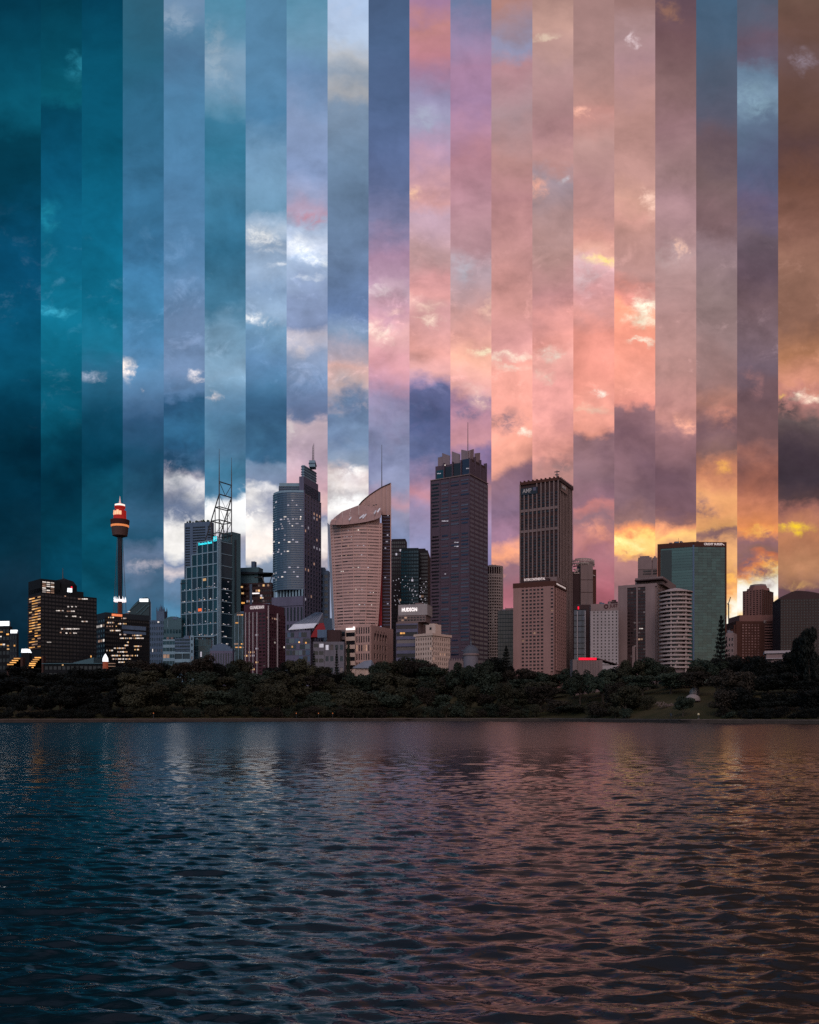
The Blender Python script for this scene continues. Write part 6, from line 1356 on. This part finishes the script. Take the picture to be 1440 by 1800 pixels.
tree(1130, 62, 1186, 70, 'broad', 0, 'wide dark tree at the back of the lawn, below the striped slab')
tree(1180, 66, 1180, 74, 'round', 0, 'dense dark tree at the back of the lawn, below the round white flats')
tree(1228, 60, 1178, 66, 'broad', 2, 'dark tree behind the white domed tent')
tree(1141, 30, 1218, 30, 'shrub', 1, 'green shrub at the left rear of the lawn'); tree(492, 12, 1206, 52, 'round', 1, 'pale-topped round tree by the water below the maroon tower')
tree(425, 16, 1196, 60, 'round', 0, 'rounded teal-green tree by the water below the narrow fin block')

for px, k, tp, w_, lab in ((628, 62, 1183, 56, 'broad dark tree hiding the left foot of the hipped pavilion'), (655, 58, 1186, 54, 'broad dark tree hiding the right foot of the hipped pavilion'), (668, 84, 1162, 46, 'dark tree crowding the right end of the pavilion roof'), (808, 64, 1163, 60, 'broad dark tree hiding the wing left of the ribbed dome'), (842, 60, 1158, 58, 'big dark tree hiding the drum of the ribbed dome'), (1020, 40, 1176, 50, 'dark tree hiding the annex of the red-lit hall'), (1060, 44, 1172, 60, 'dark tree hiding the right roof of the red-lit hall')):
    tree(px, k, tp, w_, 'broad', 0, lab)
dup = {}
for px, r in TREES: dup.setdefault(r['label'], []).append((px, r))
for lab, it in dup.items():
    it.sort(key=lambda q: q[0]); nm = {2: ['left', 'right'], 3: ['leftmost', 'middle', 'rightmost'], 4: ['leftmost', 'second', 'third', 'rightmost'], 5: ['leftmost', 'second', 'third', 'fourth', 'rightmost'], 6: ['leftmost', 'second', 'third', 'fourth', 'fifth', 'rightmost']}.get(len(it))
    if nm and len(it) > 1:
        for w_, (px, r) in zip(nm, it): r['label'] = '%s of %s: %s' % (w_, {2: 'two', 3: 'three', 4: 'four', 5: 'five', 6: 'six'}[len(it)], lab)

# ------------------------------------------------------------------ things on the lawn and along the wall
def place(px, k): u = U(px); Y = shoreY(u)+k; return u*Y, Y, ground(u*Y, Y)
m_tent = stone('canvas_pale', .24, .20, .19, var=.1)
for px, k, w_, lab in ((1218, 46, 3.1, 'white domed canopy tent on the lawn right of the lone tree'), (1221, 62, 2.1, 'smaller grey domed tent half hidden behind the white one')):
    X, Y, g = place(px, k); r = empty('domed_tent', (X, Y, g-.1), lab, 'tent')
    for i in range(10):
        a0, a1 = 2*math.pi*i/10, 2*math.pi*(i+1)/10; q = MB(); q.lathe([(w_, .3), (w_*.97, 1.3), (w_*.8, 2.2), (w_*.45, 2.9), (.05, 3.1)], 2, 0, 0, False, a0, a1); q.build('canopy_panel', m_tent, r, smooth=True)
    q = MB(); q.lathe([(w_*.99, 0), (w_*.99, .3)], 20); q.build('skirt', S_BLKROSE, r)
X, Y, g = place(1172, 34); r = empty('dry_shrub', (X, Y, g), 'bleached shrub with pale arching leaves at the left of the lawn', 'shrub')
m_dry = stone('leaf_bleached', .12, .09, .08, var=.3); rg = random.Random(8)
for i in range(26):
    a = rg.uniform(0, 6.28); l_ = rg.uniform(1.2, 3.0); hh = rg.uniform(.8, 2.4); bx = rg.uniform(-3, 3)
    q = MB(); p0 = Vector((bx, 0, 0)); p1 = p0+Vector((l_*.5*math.cos(a), l_*.5*math.sin(a), hh)); p2 = p0+Vector((l_*math.cos(a), l_*math.sin(a), hh*.55)); q.bar(p0, p1, .1, .16); q.bar(p1, p2, .16, .05); q.build('leaf', m_dry, r)
X, Y, g = place(1228, 5); r = empty('marker_post', (X, Y, g), 'short post with a pale yellow head on the sea wall path', 'post')
q = MB(); q.box(-.12, .12, -.12, .12, 0, 1.5); q.build('post', M_STEEL, r); q = MB(); q.lathe([(.28, 1.5), (.42, 1.75), (.35, 2.1), (.1, 2.3)], 10); q.build('head', stone('paint_pale_yellow', .55, .48, .30, var=.05), r)
q = MB(); q.lathe([(.55, 0), (.4, .35)], 8); q.build('footing', m_cap, r)
X, Y, g = place(1180, 9); r = empty('litter_bin', (X, Y, g), 'small dark litter bin on a post at the lawn edge', 'bin')
q = MB(); q.lathe([(.5, 1.0), (.55, 2.0), (.45, 2.1)], 12); q.build('bin', M_STEEL, r); q = MB(); q.box(-.08, .08, -.08, .08, 0, 1.0); q.build('post', M_STEEL, r)
for px, lab in ((521, 'tiny amber path lamp at the waterside below the sloped-roof building'), (585, 'tiny amber path lamp at the waterside below the sail tower'), (560, 'tiny amber path lamp between two others at the waterside'), (270, 'tiny pale path lamp at the waterside below the gothic block')):
    X, Y, g = place(px, 4); r = empty('path_lamp', (X, Y, g), lab, 'lamp')
    q = MB(); q.bar((0, 0, 0), (0, 0, 2.2), .06); q.build('post', M_STEEL, r); q = MB(); q.lathe([(.1, 2.2), (.2, 2.4), (.16, 2.6), (.03, 2.7)], 8); q.build('lamp_head', mat('path_lamp_glow', rgb=(.2, .1, .05), emit='d07038', estr=.5), r)

# ------------------------------------------------------------------ pieces that belong to a part hang one level deeper
def nest(root_name, part, kids):
    for r in [o for o in sc.objects if o.name.split('.')[0] == root_name and o.parent is None]:
        ps = [c for c in r.children if c.name.split('.')[0] == part]
        if not ps: continue
        for c in list(r.children):
            if c.name.split('.')[0] in kids:
                c.parent = ps[0]
nest('domed_hall', 'dome', ('rib', 'lantern')); nest('domed_hall', 'wing', ('roof_urn',)); nest('braced_glass_tower', 'sign_board', ('sign_lettering', 'sign_emblem'))
nest('observation_tower', 'turret', ('light_panel',)); nest('observation_tower', 'cable_ring', ('ring_prong',)); nest('finned_tower', 'sign_board', ('sign', 'sign_square')); nest('finned_tower', 'parapet', ('parapet_tooth',))
nest('sloped_roof_building', 'roof', ('roof_seam', 'roof_panel')); nest('lettered_block', 'attic', ('sign', 'plant_room')); nest('hotel_block', 'penthouse', ()); nest('canopy_block', 'penthouse', ('chimney', 'canopy', 'plant_room'))
nest('white_hotel', 'attic', ('sign', 'sign_ring')); nest('green_glass_tower', 'frame', ('sign', 'sign_emblem')); nest('sail_tower', 'sail_edge', ('mast',)); nest('gothic_block', 'tower', ('pinnacle', 'buttress')); nest('round_tower', 'crown_band', ('roof_aerial',)); nest('crowned_tower', 'crown_core', ('crown_bay', 'crown_fin', 'crown_blade', 'mast'))
